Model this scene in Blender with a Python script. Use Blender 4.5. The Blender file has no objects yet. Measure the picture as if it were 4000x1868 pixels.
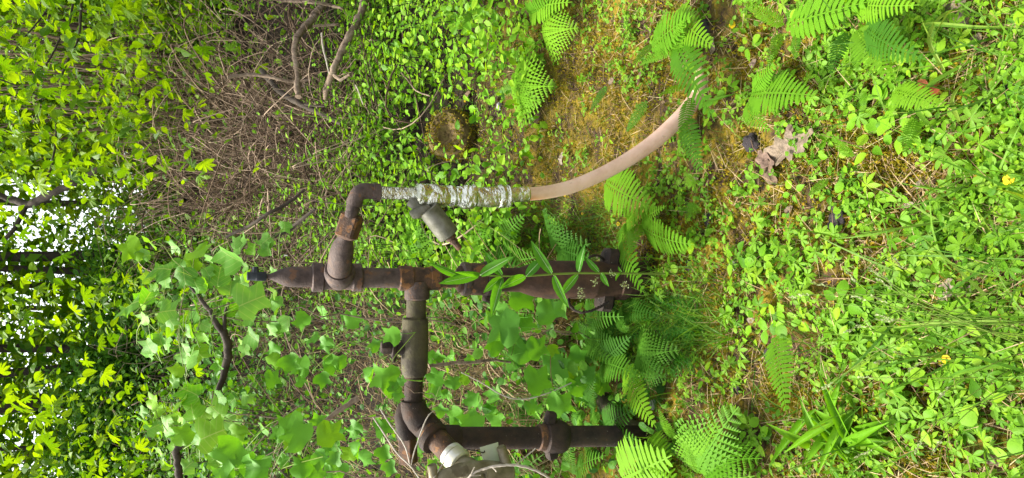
import bpy, math, random
import numpy as np
from mathutils import Vector, Matrix, noise as mnoise

random.seed(7); rng = np.random.default_rng(11)
S = bpy.context.scene
COL = S.collection
R = math.radians

# ------------------------------------------------------------------ camera (held sideways: the world's up is the picture's left)
PITCH = R(20.0); CAMH = 1.25; F = 26 / 36 * 4000
cam_data = bpy.data.cameras.new('camera'); cam = bpy.data.objects.new('camera', cam_data); COL.objects.link(cam)
cam_data.sensor_fit = 'HORIZONTAL'; cam_data.sensor_width = 36; cam_data.lens = 26
cam_data.clip_start = 0.05; cam_data.clip_end = 500
f_ = Vector((0, math.cos(PITCH), -math.sin(PITCH))); u_ = Vector((0, math.sin(PITCH), math.cos(PITCH))); x_ = Vector((1, 0, 0))
cx, cy, cz = -u_, x_, -f_
cam.matrix_world = Matrix(((cx.x, cy.x, cz.x, 0), (cx.y, cy.y, cz.y, 0), (cx.z, cy.z, cz.z, CAMH), (0, 0, 0, 1)))
S.camera = cam

# ------------------------------------------------------------------ light
SUN_EL, SUN_AZ = R(60), R(-55)          # azimuth measured from +Y (ahead) towards +X (right of the upright view)
world = bpy.data.worlds.new('World'); S.world = world; world.use_nodes = True
wn = world.node_tree; wn.nodes.clear()
wo = wn.nodes.new('ShaderNodeOutputWorld'); wb = wn.nodes.new('ShaderNodeBackground'); ws = wn.nodes.new('ShaderNodeTexSky')
ws.sky_type = 'NISHITA'; ws.sun_disc = False; ws.sun_elevation = SUN_EL; ws.sun_rotation = SUN_AZ
ws.dust_density = 3.0; ws.air_density = 1.0; ws.ozone_density = 1.0
wb.inputs['Strength'].default_value = 0.055
whs = wn.nodes.new('ShaderNodeHueSaturation'); whs.inputs['Saturation'].default_value = .25      # a bright hazy sky, whiter than a clear one
wn.links.new(ws.outputs[0], whs.inputs['Color']); wn.links.new(whs.outputs[0], wb.inputs[0]); wn.links.new(wb.outputs[0], wo.inputs[0])
sl = bpy.data.lights.new('sun', 'SUN'); sl.energy = 1.5; sl.angle = R(14); sl.color = (1.0, 0.94, 0.84)
sun = bpy.data.objects.new('sun', sl); COL.objects.link(sun)
sd = Vector((math.sin(SUN_AZ) * math.cos(SUN_EL), math.cos(SUN_AZ) * math.cos(SUN_EL), math.sin(SUN_EL)))
sun.rotation_euler = sd.to_track_quat('Z', 'Y').to_euler(); sun.location = sd * 30
S.view_settings.view_transform = 'Standard'; S.view_settings.look = 'None'
S.view_settings.exposure = 2.95; S.view_settings.gamma = 1.0; S.view_settings.use_curve_mapping = False
S.render.engine = 'CYCLES'
S.cycles.max_bounces = 8; S.cycles.diffuse_bounces = 2; S.cycles.glossy_bounces = 3; S.cycles.transmission_bounces = 6; S.cycles.transparent_max_bounces = 6
S.cycles.sample_clamp_indirect = 6.0

# ------------------------------------------------------------------ the photograph's pixels as rays into the place
CAM = np.array((0, 0, CAMH)); fN = np.array(f_); uN = np.array(u_); xN = np.array(x_)
def ray(px, py):
    px = np.asarray(px, float); py = np.asarray(py, float)
    return fN + ((px - 2000) / F)[..., None] * (-uN) + ((934 - py) / F)[..., None] * xN
def P(px, py, Y):
    d = ray(px, py); return CAM + d * (Y / d[..., 1])[..., None]
def PZ(px, py, Z):
    d = ray(px, py); return CAM + d * ((Z - CAMH) / d[..., 2])[..., None]
def mpp(p):                                        # metres per pixel at point p
    return float(np.dot(np.asarray(p) - CAM, fN)) / F
def terrain(x, y):
    t = np.maximum(0, y - 2.6); t = np.where(t < 10, t, 10 + 3 * (1 - np.exp(-np.maximum(0, t - 10) / 3)) - .12 * np.maximum(0, t - 14))
    z = 0.31 * t * t / (t + 3.2)
    z = z + 0.05 * np.sin(x * 0.9 + 1.3) * np.clip(t, 0, 1) + 0.02 * np.sin(x * 2.3 + y * 1.7) * np.clip(y / 2, 0.2, 1.0)
    return z + 0.008 * np.sin(x * 7.1 + 2 * np.sin(y * 3.3)) * np.sin(y * 6.2 + 1.1) + 0.25 * np.clip(x - 1.2, 0, 2) * np.clip(t - .4, 0, 3) * .25
def G(px, py, lift=0.0):                           # where the ray meets the ground
    px = np.atleast_1d(np.asarray(px, float)); py = np.atleast_1d(np.asarray(py, float))
    d = ray(px, py); lo = np.zeros(len(px)); hi = np.full(len(px), 60.0); done = np.zeros(len(px), bool)
    s = 0.5; prev = np.full(len(px), 0.5)
    while s < 45:
        p = CAM + d * s; below = (p[:, 2] < terrain(p[:, 0], p[:, 1]) + lift) & ~done
        lo[below] = prev[below]; hi[below] = s; done |= below; prev[:] = s; s *= 1.03
    for _ in range(18):
        m = (lo + hi) / 2; p = CAM + d * m[:, None]; b = p[:, 2] < terrain(p[:, 0], p[:, 1]) + lift
        hi = np.where(b, m, hi); lo = np.where(b, lo, m)
    p = CAM + d * np.where(done, hi, 45.0)[:, None]
    return p
def proj(p):
    v = p - CAM; dz = v @ fN; return 2000 - F * (v @ uN) / dz, 934 - F * (v @ xN) / dz
def G1(px, py, lift=0.0): return G([px], [py], lift)[0]
def GC(px, py, far=12.6):                          # the same, but never past the crest of the rise
    p = G1(px, py)
    if p[1] > 13.5: p = P(px, py, far); p[2] = terrain(p[0], p[1])
    return p

# ------------------------------------------------------------------ meshes
def mesh_np(name, V, T, smooth=False):
    """mesh from arrays: V (n,3), T (m,3) triangles"""
    V = np.ascontiguousarray(V, np.float32); T = np.ascontiguousarray(T, np.int32)
    me = bpy.data.meshes.new(name)
    me.vertices.add(len(V)); me.vertices.foreach_set('co', V.ravel())
    me.loops.add(T.size); me.loops.foreach_set('vertex_index', T.ravel())
    me.polygons.add(len(T)); me.polygons.foreach_set('loop_start', np.arange(0, T.size, 3, dtype=np.int32))
    try: me.polygons.foreach_set('loop_total', np.full(len(T), 3, np.int32))
    except Exception: pass
    me.polygons.foreach_set('use_smooth', np.full(len(T), smooth))
    me.update(calc_edges=True); me.validate(); return me
class MB:
    """collects vertices and polygons of one mesh"""
    def __init__(s): s.v = []; s.f = []
    def add(s, V, Fc):
        o = len(s.v); s.v += [tuple(map(float, p)) for p in V]; s.f += [tuple(i + o for i in q) for q in Fc]
    def tube(s, pts, rad, n=10, straight=False, caps=True, roll=0.0):
        pts = [Vector(p) for p in pts]; m = len(pts)
        if not hasattr(rad, '__len__'): rad = [rad] * m
        tang = []
        for i in range(m):
            if straight: t = pts[-1] - pts[0]
            else:
                a = i; b = i
                while a > 0 and (pts[b] - pts[a]).length < 1e-6 or a == i and a > 0: a -= 1
                while b < m - 1 and (pts[b] - pts[a]).length < 1e-6 or b == i and b < m - 1: b += 1
                t = pts[b] - pts[a]
            tang.append(t.normalized() if t.length > 1e-9 else Vector((0, 0, 1)))
        ref = Vector((0, 0, 1)) if abs(tang[0].z) < 0.9 else Vector((0, 1, 0))
        nrm = (ref - tang[0] * ref.dot(tang[0])).normalized(); V = []; Fc = []
        for i in range(m):
            nrm = (nrm - tang[i] * nrm.dot(tang[i])).normalized(); bi = tang[i].cross(nrm)
            for k in range(n):
                a = 2 * math.pi * k / n + roll
                V.append(pts[i] + (nrm * math.cos(a) + bi * math.sin(a)) * rad[i])
        for i in range(m - 1):
            for k in range(n):
                a = i * n + k; b = i * n + (k + 1) % n; Fc.append((a, b, b + n, a + n))
        if caps: Fc.append(tuple(range(n - 1, -1, -1))); Fc.append(tuple(range((m - 1) * n, m * n)))
        s.add(V, Fc); return s
    def box(s, M, sx, sy, sz, bev=0.0):
        c = []
        b = bev
        # box with chamfered edges: three stacked inset rings along z
        rings = [(-sz / 2, b), (-sz / 2 + b, 0), (sz / 2 - b, 0), (sz / 2, b)] if b > 0 else [(-sz / 2, 0), (sz / 2, 0)]
        V = []; Fc = []
        for z, i in rings:
            x, y = sx / 2 - i, sy / 2 - i; k = b * 0.8
            pts = [(-x + k, -y), (x - k, -y), (x, -y + k), (x, y - k), (x - k, y), (-x + k, y), (-x, y - k), (-x, -y + k)] if b > 0 else [(-x, -y), (x, -y), (x, y), (-x, y)]
            V += [M @ Vector((p[0], p[1], z)) for p in pts]; n = len(pts)
        for r in range(len(rings) - 1):
            for k in range(n): Fc.append((r * n + k, r * n + (k + 1) % n, (r + 1) * n + (k + 1) % n, (r + 1) * n + k))
        Fc.append(tuple(range(n - 1, -1, -1))); Fc.append(tuple(range((len(rings) - 1) * n, len(rings) * n)))
        s.add(V, Fc); return s
    def mesh(s, name, smooth=True):
        me = bpy.data.meshes.new(name); me.from_pydata(s.v, [], s.f); me.update()
        if smooth:
            me.polygons.foreach_set('use_smooth', [True] * len(me.polygons))
            try: me.set_sharp_from_angle(angle=R(38))
            except Exception: pass
        return me
def put(name, me, mat=None, parent=None, M=None):
    """link one mesh object; M is a world matrix"""
    if mat and not me.materials: me.materials.append(mat)
    o = bpy.data.objects.new(name, me); COL.objects.link(o)
    if M is not None: o.matrix_basis = M
    if parent is not None:
        o.parent = parent
        o.matrix_basis = Matrix.Translation(-parent.location) @ o.matrix_basis
    return o
def tag(o, label=None, cat=None, group=None, kind=None):
    if label: o['label'] = label
    if cat: o['category'] = cat
    if group: o['group'] = group
    if kind: o['kind'] = kind
    return o
def thing(name, loc, label, cat, group=None):
    o = bpy.data.objects.new(name, None); COL.objects.link(o); o.location = Vector(loc); o.empty_display_size = .05
    return tag(o, label, cat, group)

def frames(pos, axis, nrm, size, width=None):
    """vectorised frames: columns x (across), y (along), z (normal)"""
    axis = axis / (np.linalg.norm(axis, axis=1, keepdims=True) + 1e-9)
    z = nrm - axis * np.sum(nrm * axis, 1, keepdims=True); z /= (np.linalg.norm(z, axis=1, keepdims=True) + 1e-9)
    x = np.cross(axis, z); size = np.broadcast_to(size, (len(pos),)); width = size if width is None else np.broadcast_to(width, (len(pos),))
    return np.stack([x * width[:, None], axis * size[:, None], z * size[:, None]], 2)
def scatter_mesh(name, tmpl, pos, axis, nrm, size, width=None, smooth=False):
    V, T = tmpl; Rm = frames(pos, axis, nrm, size, width)
    W = np.einsum('nij,vj->nvi', Rm, V) + pos[:, None, :]
    TT = T[None] + (np.arange(len(pos)) * len(V))[:, None, None]
    return mesh_np(name, W.reshape(-1, 3), TT.reshape(-1, 3), smooth)
def scatter_multi(name, tmpls, pos, axis, nrm, size, width=None):
    Vs = []; Ts = []; off = 0; idx = rng.integers(0, len(tmpls), len(pos)); size = np.broadcast_to(size, (len(pos),))
    for k, (V, T) in enumerate(tmpls):
        m = idx == k
        if not m.any(): continue
        Rm = frames(pos[m], axis[m], nrm[m], size[m], None if width is None else np.broadcast_to(width, (len(pos),))[m])
        W = np.einsum('nij,vj->nvi', Rm, V) + pos[m][:, None, :]
        TT = T[None] + (np.arange(m.sum()) * len(V))[:, None, None] + off
        Vs.append(W.reshape(-1, 3)); Ts.append(TT.reshape(-1, 3)); off += W.shape[0] * W.shape[1]
    return mesh_np(name, np.concatenate(Vs), np.concatenate(Ts))
def unit(n):
    v = rng.normal(size=(n, 3)); return v / np.linalg.norm(v, axis=1, keepdims=True)
def mat4(pos, axis, nrm, ln, wd=None):
    Rm = frames(np.array([pos], float), np.array([axis], float), np.array([nrm], float), np.array([ln]), None if wd is None else np.array([wd]))[0]
    M = Matrix.Identity(4)
    for i in range(3):
        for j in range(3): M[i][j] = Rm[i, j]
        M[i][3] = pos[i]
    return M

# ------------------------------------------------------------------ leaf shapes: unit length along +Y, normal +Z
def leaf_t(prof, fold=0.25, curl=0.15, wave=0.0, petiole=0.0):
    """prof: [(t, halfwidth)], first and last with halfwidth 0"""
    V = [(0, 0, 0)]; T = []; rows = []
    if petiole:
        V = [(-.012, -petiole, -.02), (.012, -petiole, -.02), (0, 0, 0)]; T.append((0, 1, 2))
    base = len(V) - 1
    for i, (t, w) in enumerate(prof[1:-1]):
        zc = -curl * t * t; zz = zc + w * fold + wave * math.sin(i * 2.4) * w
        k = len(V); V += [(-w, t, zz), (0, t, zc), (w, t, zc + w * fold - wave * math.sin(i * 2.4 + 1) * w)]; rows.append(k)
    tip = len(V); V.append((0, prof[-1][0], -curl * prof[-1][0] ** 2))
    k = rows[0]; T += [(base, k + 1, k), (base, k + 2, k + 1)]
    for a, b in zip(rows, rows[1:]): T += [(a, a + 1, b + 1), (a, b + 1, b), (a + 1, a + 2, b + 2), (a + 1, b + 2, b + 1)]
    k = rows[-1]; T += [(k, k + 1, tip), (k + 1, k + 2, tip)]
    return np.array(V, float), np.array(T)
def merge_t(parts):
    Vs = []; Ts = []; o = 0
    for V, T in parts: Vs.append(V); Ts.append(T + o); o += len(V)
    return np.concatenate(Vs), np.concatenate(Ts)
def xf(t, rz=0, tilt=0, s=1, off=(0, 0, 0)):
    V, T = t; M = (Matrix.Rotation(rz, 3, 'Z') @ Matrix.Rotation(tilt, 3, 'X')) * s
    return V @ np.array(M).T + np.array(off), T
OVATE = [(0, 0), (.1, .17), (.3, .29), (.52, .28), (.75, .18), (1, 0)]
ROUND = [(0, 0), (.12, .27), (.35, .4), (.6, .39), (.85, .24), (1, 0)]
LANCE = [(0, 0), (.1, .07), (.3, .12), (.5, .125), (.7, .1), (.88, .05), (1, 0)]
BLADE = [(0, 0), (.05, .04), (.3, .05), (.6, .042), (.85, .02), (1, 0)]
t_ovate = [leaf_t(OVATE, .25, .12), leaf_t(OVATE, .05, .3, .15), leaf_t(OVATE, .5, .02)]
t_round = [leaf_t(ROUND, .2, .15), leaf_t(ROUND, -.1, .25, .1)]
t_small = [leaf_t([(0, 0), (.3, .27), (.65, .24), (1, 0)], .25, .2), leaf_t([(0, 0), (.35, .33), (.7, .26), (1, 0)], -.1, .1)]
t_lance = [leaf_t(LANCE, .35, .3), leaf_t(LANCE, .2, .6)]
t_chip = [(np.array([(0, 0, 0), (-.28, .45, .08), (.28, .5, .06), (0, 1, -.1)], float), np.array([(0, 2, 1), (1, 2, 3)]))]
def palmate(n, prof, spread, lobed=False, droop=.15):
    parts = [xf(leaf_t(prof, .3, droop), rz=(i - (n - 1) / 2) * spread, tilt=-.08) for i in range(n)]
    V, T = merge_t(parts); m = len(parts[0][0])
    idx = np.arange(len(V))
    for i in range(1, n): idx[i * m] = 0                   # leaflets share their foot: one connected leaf
    return V, idx[T]
t_cinq = [palmate(5, [(0, 0), (.3, .13), (.6, .2), (.85, .15), (1, 0)], R(52)), palmate(5, [(0, 0), (.35, .15), (.65, .19), (1, 0)], R(58), droop=.3)]
t_trif = [palmate(3, [(0, 0), (.3, .25), (.65, .33), (.9, .2), (1, 0)], R(118)), palmate(3, [(0, 0), (.4, .3), (.8, .3), (1, .0)], R(110), droop=.3)]
def tulip_t(wave=.1, fold=.15, curl=.15, pet=.8):
    h = [(.25, -.03), (.45, .08), (.6, .33), (.47, .43), (.37, .54), (.38, .72), (.46, .93), (.2, .86)]
    mids = [(0, 0), (0, .3), (0, .56), (0, .77)]
    V = []; T = []
    def z(x, y): return abs(x) * fold - curl * y * y + wave * math.sin(7 * x + 4 * y) * abs(x) * 1.5
    for x, y in mids: V.append((x, y, z(x, y)))
    for sgn in (1, -1):
        o = len(V)
        for x, y in h: V.append((sgn * x, y, z(sgn * x, y)))
        p = lambda i: o + i - 1
        tr = [(0, p(1), 1), (p(1), p(2), 1), (p(2), p(3), 1), (p(3), p(4), 1), (p(4), 2, 1), (p(4), p(5), 2), (p(5), p(6), 2), (p(6), p(8), 2), (p(6), p(7), p(8)), (p(8), 3, 2)]
        T += [t if sgn > 0 else (t[0], t[2], t[1]) for t in tr]
    if pet:
        o = len(V); V += [(-.014, -pet, -.1), (.014, -pet, -.1), (-.012, -pet * .5, .02), (.012, -pet * .5, .02)]
        T += [(o, o + 1, o + 3), (o, o + 3, o + 2), (o + 2, o + 3, 0)]
    return np.array(V, float), np.array(T)
t_tulip = [tulip_t(.1, .15, .1), tulip_t(.25, .05, .25), tulip_t(-.2, .35, .05), tulip_t(.15, -.1, .35)]
def frond_t(n=20, wid=.2, arch=.12, slim=.62, lean=.25, curl=.0, jag=0.0, seed=0):
    """a pinnate frond: rachis strip with its pinnae grown from it as one connected mesh"""
    r = random.Random(seed); V = []; T = []
    def mid(t): return np.array((curl * t * t, t, arch * 4 * t * (1 - t) * .6 - arch * t ** 3 * .4))
    m = 2 * n + 2
    for i in range(m):
        c = mid(i / (m - 1)); w = .009 * (1 - .75 * i / m)
        V += [c + (-w, 0, 0), c + (w, 0, 0)]
    for i in range(m - 1): a = 2 * i; T += [(a, a + 1, a + 3), (a, a + 3, a + 2)]
    for i in range(n):
        t = (2 * i + 1.0) / (m - 1); env = min(1, .5 + 2.6 * t) * (1 - max(0, t - .5) / .53) ** .8
        if t < .06: env *= .5
        for sg in (-1, 1):
            L = wid * env * (1 + r.uniform(-.06, .06)); a = lean + r.uniform(-.06, .06) + .35 * t
            hw = .5 / n * slim * 1.35; dx, dy = math.cos(a) * sg, math.sin(a)
            e = 0 if sg < 0 else 1
            b0 = 2 * (2 * i) + e; b1 = 2 * (2 * i + 1) + e
            c = (np.array(V[b0]) + np.array(V[b1])) / 2; zt = -.06 - .1 * r.random()
            def q(s, o): return c + np.array((dx * s * L - dy * sg * o * 0, dy * s * L + o, zt * s * s * L + .06 * L * s))
            k = len(V); V += [q(.3, -hw), q(.3, hw), q(.72, -hw * .85), q(.72, hw * .9), q(.95, -hw * .25), q(1.0, hw * .45)]
            tr = [(b0, k, k + 1), (b0, k + 1, b1), (k, k + 2, k + 3), (k, k + 3, k + 1), (k + 2, k + 4, k + 5), (k + 2, k + 5, k + 3)]
            T += tr if sg > 0 else [(x, z, y) for x, y, z in tr]
    return np.array([tuple(v) for v in V], float), np.array(T)
def lacy_t(n=13, wid=.3, arch=.15, seed=0, sub=7, slim=1.0):
    """a twice-cut frond"""
    r = random.Random(seed); V = []; T = []
    def mid(t): return np.array((0, t, arch * 4 * t * (1 - t) * .6 - arch * t ** 3 * .4))
    m = n + 2
    for i in range(m):
        c = mid(i / (m - 1)); w = .007 * (1 - .7 * i / m); V += [c + (-w, 0, 0), c + (w, 0, 0)]
    for i in range(m - 1): a = 2 * i; T += [(a, a + 1, a + 3), (a, a + 3, a + 2)]
    for i in range(1, n + 1):
        t = i / (m - 1); env = min(1, .75 + 1.2 * t) * (1 - t) ** .85 + .03
        for sg in (-1, 1):
            L = wid * env * 1.15 * (1 + r.uniform(-.08, .08)); a = .22 + .45 * t
            d = np.array((math.cos(a) * sg, math.sin(a), -.12)); pr = np.array((-d[1] * sg, abs(d[0]), 0)); e = 0 if sg < 0 else 1
            root = 2 * i + e; prev = root; c0 = np.array(V[root])
            for j in range(sub):
                s0 = j / sub; s1 = (j + 1) / sub; k = len(V)
                V.append(c0 + d * L * s1 + np.array((0, 0, -.1 * L * s1 * s1))); w = L * .24 * (1 - s0) ** .8 * slim + .004
                cm = c0 + d * L * (s0 * .35 + s1 * .65)
                V.append(cm + pr * w + d * L * .06 + np.array((0, 0, -.02))); V.append(cm - pr * w + d * L * .06 + np.array((0, 0, -.02)))
                tr = [(prev, k, k + 1), (prev, k + 2, k)]
                T += tr if sg > 0 else [(x, z, y) for x, y, z in tr]
                prev = k
    return np.array([tuple(v) for v in V], float), np.array(T)
def blade_t(curve=.3, w=.03, seg=5, tw=0.0):
    V = []; T = []
    for i in range(seg):
        t = i / seg; ww = w * (1 - t ** 2.2) * (.55 + .45 * min(1, t * 4)); z = curve * (t - t * t * .0) * 0 - curve * t * t
        V += [(-ww, t * (1 - .15 * curve * t), z), (ww, t * (1 - .15 * curve * t), z + tw * t * w)]
    V.append((0, 1 - .15 * curve, -curve)); 
    for i in range(seg - 1): a = 2 * i; T += [(a, a + 1, a + 3), (a, a + 3, a + 2)]
    T.append((2 * seg - 2, 2 * seg - 1, 2 * seg)); return np.array(V, float), np.array(T)
t_grass = [blade_t(.15, .012), blade_t(.45, .014), blade_t(.8, .012), blade_t(.05, .009, 3)]

# ------------------------------------------------------------------ materials
def nt(name):
    m = bpy.data.materials.new(name); m.use_nodes = True; n = m.node_tree; n.nodes.clear()
    out = n.nodes.new('ShaderNodeOutputMaterial'); return m, n, out
def N(n, t, **kw):
    k = n.nodes.new(t)
    for a, v in kw.items():
        if a.startswith('i_'): k.inputs[a[2:].replace('_', ' ')].default_value = v
        else: setattr(k, a, v)
    return k
def ramp(n, stops, fac, interp='LINEAR'):
    r = n.nodes.new('ShaderNodeValToRGB'); r.color_ramp.interpolation = interp; e = r.color_ramp.elements
    while len(e) < len(stops): e.new(.5)
    for k, (p, c) in enumerate(stops): e[k].position = p; e[k].color = (*c, 1)
    n.links.new(fac, r.inputs[0]); return r
def noise(n, scale, detail=4, rough=.55, coord='Object', dist=0.0):
    tc = n.nodes.new('ShaderNodeTexCoord'); k = n.nodes.new('ShaderNodeTexNoise'); k.inputs['Scale'].default_value = scale
    k.inputs['Detail'].default_value = detail; k.inputs['Roughness'].default_value = rough; k.inputs['Distortion'].default_value = dist
    if coord == 'World':
        g = n.nodes.new('ShaderNodeNewGeometry'); n.links.new(g.outputs['Position'], k.inputs['Vector'])
    else: n.links.new(tc.outputs[coord], k.inputs['Vector'])
    return k
def mixc(n, fac, a, b, mode='MIX'):
    k = n.nodes.new('ShaderNodeMix'); k.data_type = 'RGBA'; k.blend_type = mode
    for s, v in ((0, fac), (6, a), (7, b)):
        if hasattr(v, 'node'): n.links.new(v, k.inputs[s])
        else: k.inputs[s].default_value = v if s == 0 else (*v, 1)
    return k.outputs[2]
def leafmat(name, cols, trans, tw=.36, rough=.5, mottle=.3, mscale=30, spec=.13, veins=0):
    m, n, out = nt(name); oi = N(n, 'ShaderNodeObjectInfo'); ge = N(n, 'ShaderNodeNewGeometry')
    ad = N(n, 'ShaderNodeMath', operation='ADD'); fr = N(n, 'ShaderNodeMath', operation='FRACT')
    n.links.new(oi.outputs['Random'], ad.inputs[0]); n.links.new(ge.outputs['Random Per Island'], ad.inputs[1]); n.links.new(ad.outputs[0], fr.inputs[0])
    k = len(cols); r = ramp(n, [(i / (k - 1), c) for i, c in enumerate(cols)], fr.outputs[0])
    nz = noise(n, mscale, 3, .6, 'World')
    dark = mixc(n, nz.outputs[0], (max(.02, 1 - mottle * 1.4),) * 3, (1 + mottle,) * 3)
    col = mixc(n, 1.0, r.outputs[0], dark, 'MULTIPLY')
    if veins:                                          # midrib and side veins in the leaf's own coordinates
        tc0 = N(n, 'ShaderNodeTexCoord'); sx = N(n, 'ShaderNodeSeparateXYZ'); n.links.new(tc0.outputs['Object'], sx.inputs[0])
        def mt(op, a, bb=None, cc=None):
            k = N(n, 'ShaderNodeMath', operation=op)
            for i, v in enumerate((a, bb, cc)):
                if v is None: continue
                if hasattr(v, 'node'): n.links.new(v, k.inputs[i])
                else: k.inputs[i].default_value = v
            return k.outputs[0]
        ax = mt('ABSOLUTE', sx.outputs[0]); mid = mt('LESS_THAN', ax, .018)
        fr2 = mt('FRACT', mt('MULTIPLY', mt('SUBTRACT', sx.outputs[1], mt('MULTIPLY', ax, .75)), float(veins))); side = mt('MULTIPLY', mt('LESS_THAN', mt('ABSOLUTE', mt('SUBTRACT', fr2, .5)), .055), .55)
        col = mixc(n, mt('MULTIPLY', mt('MAXIMUM', mid, side), .6), col, (.36, .46, .14))
    b = N(n, 'ShaderNodeBsdfPrincipled'); b.inputs['Roughness'].default_value = rough; b.inputs['Specular IOR Level'].default_value = spec
    n.links.new(col, b.inputs['Base Color'])
    tb = N(n, 'ShaderNodeBsdfTranslucent'); tc = mixc(n, 1.0, col, trans, 'MULTIPLY'); n.links.new(tc, tb.inputs[0])
    mx = N(n, 'ShaderNodeMixShader'); mx.inputs[0].default_value = tw
    n.links.new(b.outputs[0], mx.inputs[1]); n.links.new(tb.outputs[0], mx.inputs[2]); n.links.new(mx.outputs[0], out.inputs[0]); return m
TY = (1.65, 1.5, .3)
m_ovate = leafmat('honeysuckle_leaf', [(0.057, 0.167, 0.0054), (0.113, 0.276, 0.0090), (0.151, 0.332, 0.0135), (0.189, 0.368, 0.0203), (0.227, 0.387, 0.0135)], TY)
m_tulip = leafmat('tulip_leaf', [(0.108, 0.284, 0.0360), (0.144, 0.333, 0.0540), (0.171, 0.372, 0.0660), (0.117, 0.333, 0.0240), (0.207, 0.392, 0.0300)], TY, rough=.5, mottle=.15, veins=5)
m_fern = leafmat('fern_frond', [(0.068, 0.199, 0.0090), (0.109, 0.258, 0.0113), (0.136, 0.294, 0.0135), (0.089, 0.236, 0.0113)], TY, mottle=.15)
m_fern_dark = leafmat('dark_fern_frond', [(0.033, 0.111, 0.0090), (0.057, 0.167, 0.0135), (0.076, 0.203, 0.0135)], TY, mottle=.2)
m_cover = leafmat('low_leaf', [(0.057, 0.167, 0.0067), (0.113, 0.259, 0.0113), (0.151, 0.314, 0.0135), (0.132, 0.276, 0.0270), (0.207, 0.351, 0.0135)], TY)
m_grass = leafmat('grass_blade', [(0.047, 0.138, 0.0090), (0.086, 0.203, 0.0135), (0.132, 0.259, 0.0225), (0.076, 0.184, 0.0270), (0.189, 0.276, 0.0315)], TY, tw=.35)
m_broad = leafmat('broad_grass', [(0.104, 0.268, 0.0090), (0.141, 0.322, 0.0113), (0.095, 0.230, 0.0135)], TY)
m_feather = leafmat('feathery_leaf', [(0.029, 0.138, 0.0090), (0.047, 0.184, 0.0135), (0.066, 0.221, 0.0180)], TY)
m_dogbane = leafmat('lance_leaf', [(0.057, 0.203, 0.0180), (0.086, 0.249, 0.0225), (0.095, 0.276, 0.0180)], TY, mottle=.2)
m_wood_dark = leafmat('painted_shade_woodland_leaf', [(0.029, 0.102, 0.0045), (0.057, 0.167, 0.0054), (0.095, 0.230, 0.0067), (0.141, 0.276, 0.0067)], (1.6, 1.5, .3), tw=.4, mottle=.15)  # darker copy of the woodland leaf, its shade put into the colour
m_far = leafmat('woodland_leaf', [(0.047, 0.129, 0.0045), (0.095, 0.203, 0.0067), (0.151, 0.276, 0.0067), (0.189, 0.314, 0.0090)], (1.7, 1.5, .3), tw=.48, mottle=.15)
m_moss = leafmat('moss_tuft', [(.09, .1, .008), (.19, .18, .012), (.3, .2, .012), (.16, .17, .01), (.36, .28, .02)], (1.3, 1.2, .5), tw=.2, rough=.8, spec=.1)
m_straw = leafmat('straw', [(.16, .1, .04), (.3, .21, .1), (.42, .33, .18), (.12, .06, .03)], (1, .9, .7), tw=.1, rough=.7, spec=.2)
m_petal = leafmat('yellow_petal', [(.75, .5, .01), (.8, .58, .02)], (1.1, 1, .4), tw=.3, mottle=.05)
m_dry = leafmat('dry_leaf', [(.12, .075, .045), (.2, .155, .11), (.25, .21, .16), (.15, .095, .07)], (1.2, .9, .6), tw=.15, rough=.7, mottle=.75, mscale=110)
m_seed = leafmat('seed_head', [(.22, .27, .12), (.3, .34, .17)], TY, tw=.2, mottle=.05)
m_palev = leafmat('pale_vein', [(.4, .52, .25), (.45, .56, .3)], TY, tw=.2, mottle=.05)
m_gstem = leafmat('green_stem', [(0.113, 0.203, 0.0270), (0.189, 0.259, 0.0450)], TY, tw=.1, mottle=.2)
m_redleaf = leafmat('red_leaf', [(.42, .1, .05), (.5, .16, .08)], (1.2, .8, .6), tw=.3, mottle=.3)

def surf(name, cols, scale, rough=.7, metal=0.0, bump=.3, bscale=None, detail=6, spots=None, spec=.25, dist=0.0, coord='Object'):
    """stops over fine noise, optional light specks, bump"""
    m, n, out = nt(name); b = N(n, 'ShaderNodeBsdfPrincipled'); nz = noise(n, scale, detail, .65, coord, dist)
    st = [(.3 + .4 * i / (len(cols) - 1), c) for i, c in enumerate(cols)]
    col = ramp(n, st, nz.outputs[0]).outputs[0]
    for sp in spots or ():
        sc, th, c, amt = sp; n2 = noise(n, sc, 3, .6, coord); r = ramp(n, [(th, (0, 0, 0)), (min(1, th + .05), (1, 1, 1))], n2.outputs[0])
        ml = N(n, 'ShaderNodeMath', operation='MULTIPLY'); n.links.new(r.outputs[0], ml.inputs[0]); ml.inputs[1].default_value = amt
        col = mixc(n, ml.outputs[0], col, c)
    n.links.new(col, b.inputs['Base Color']); b.inputs['Roughness'].default_value = rough; b.inputs['Metallic'].default_value = metal
    b.inputs['Specular IOR Level'].default_value = spec
    if bump:
        n3 = noise(n, bscale or scale * 3, 5, .7, coord); bp = N(n, 'ShaderNodeBump'); bp.inputs['Strength'].default_value = bump; bp.inputs['Distance'].default_value = .004
        n.links.new(n3.outputs[0], bp.inputs['Height']); n.links.new(bp.outputs[0], b.inputs['Normal'])
    n.links.new(b.outputs[0], out.inputs[0]); return m
m_rust = surf('rusted_iron', [(.028, .017, .011), (.055, .033, .021), (.09, .05, .03), (.15, .075, .032)], 22, .72, bump=.7, bscale=170, spots=[(38, .55, (.21, .095, .03), .75), (190, .72, (.42, .36, .3), .7)])
m_rust_top = surf('purple_brown_iron', [(.035, .024, .02), (.065, .046, .038), (.095, .068, .056), (.125, .078, .05)], 26, .68, bump=.7, bscale=150, spots=[(30, .6, (.17, .08, .035), .6), (200, .72, (.4, .34, .3), .5)])
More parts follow.
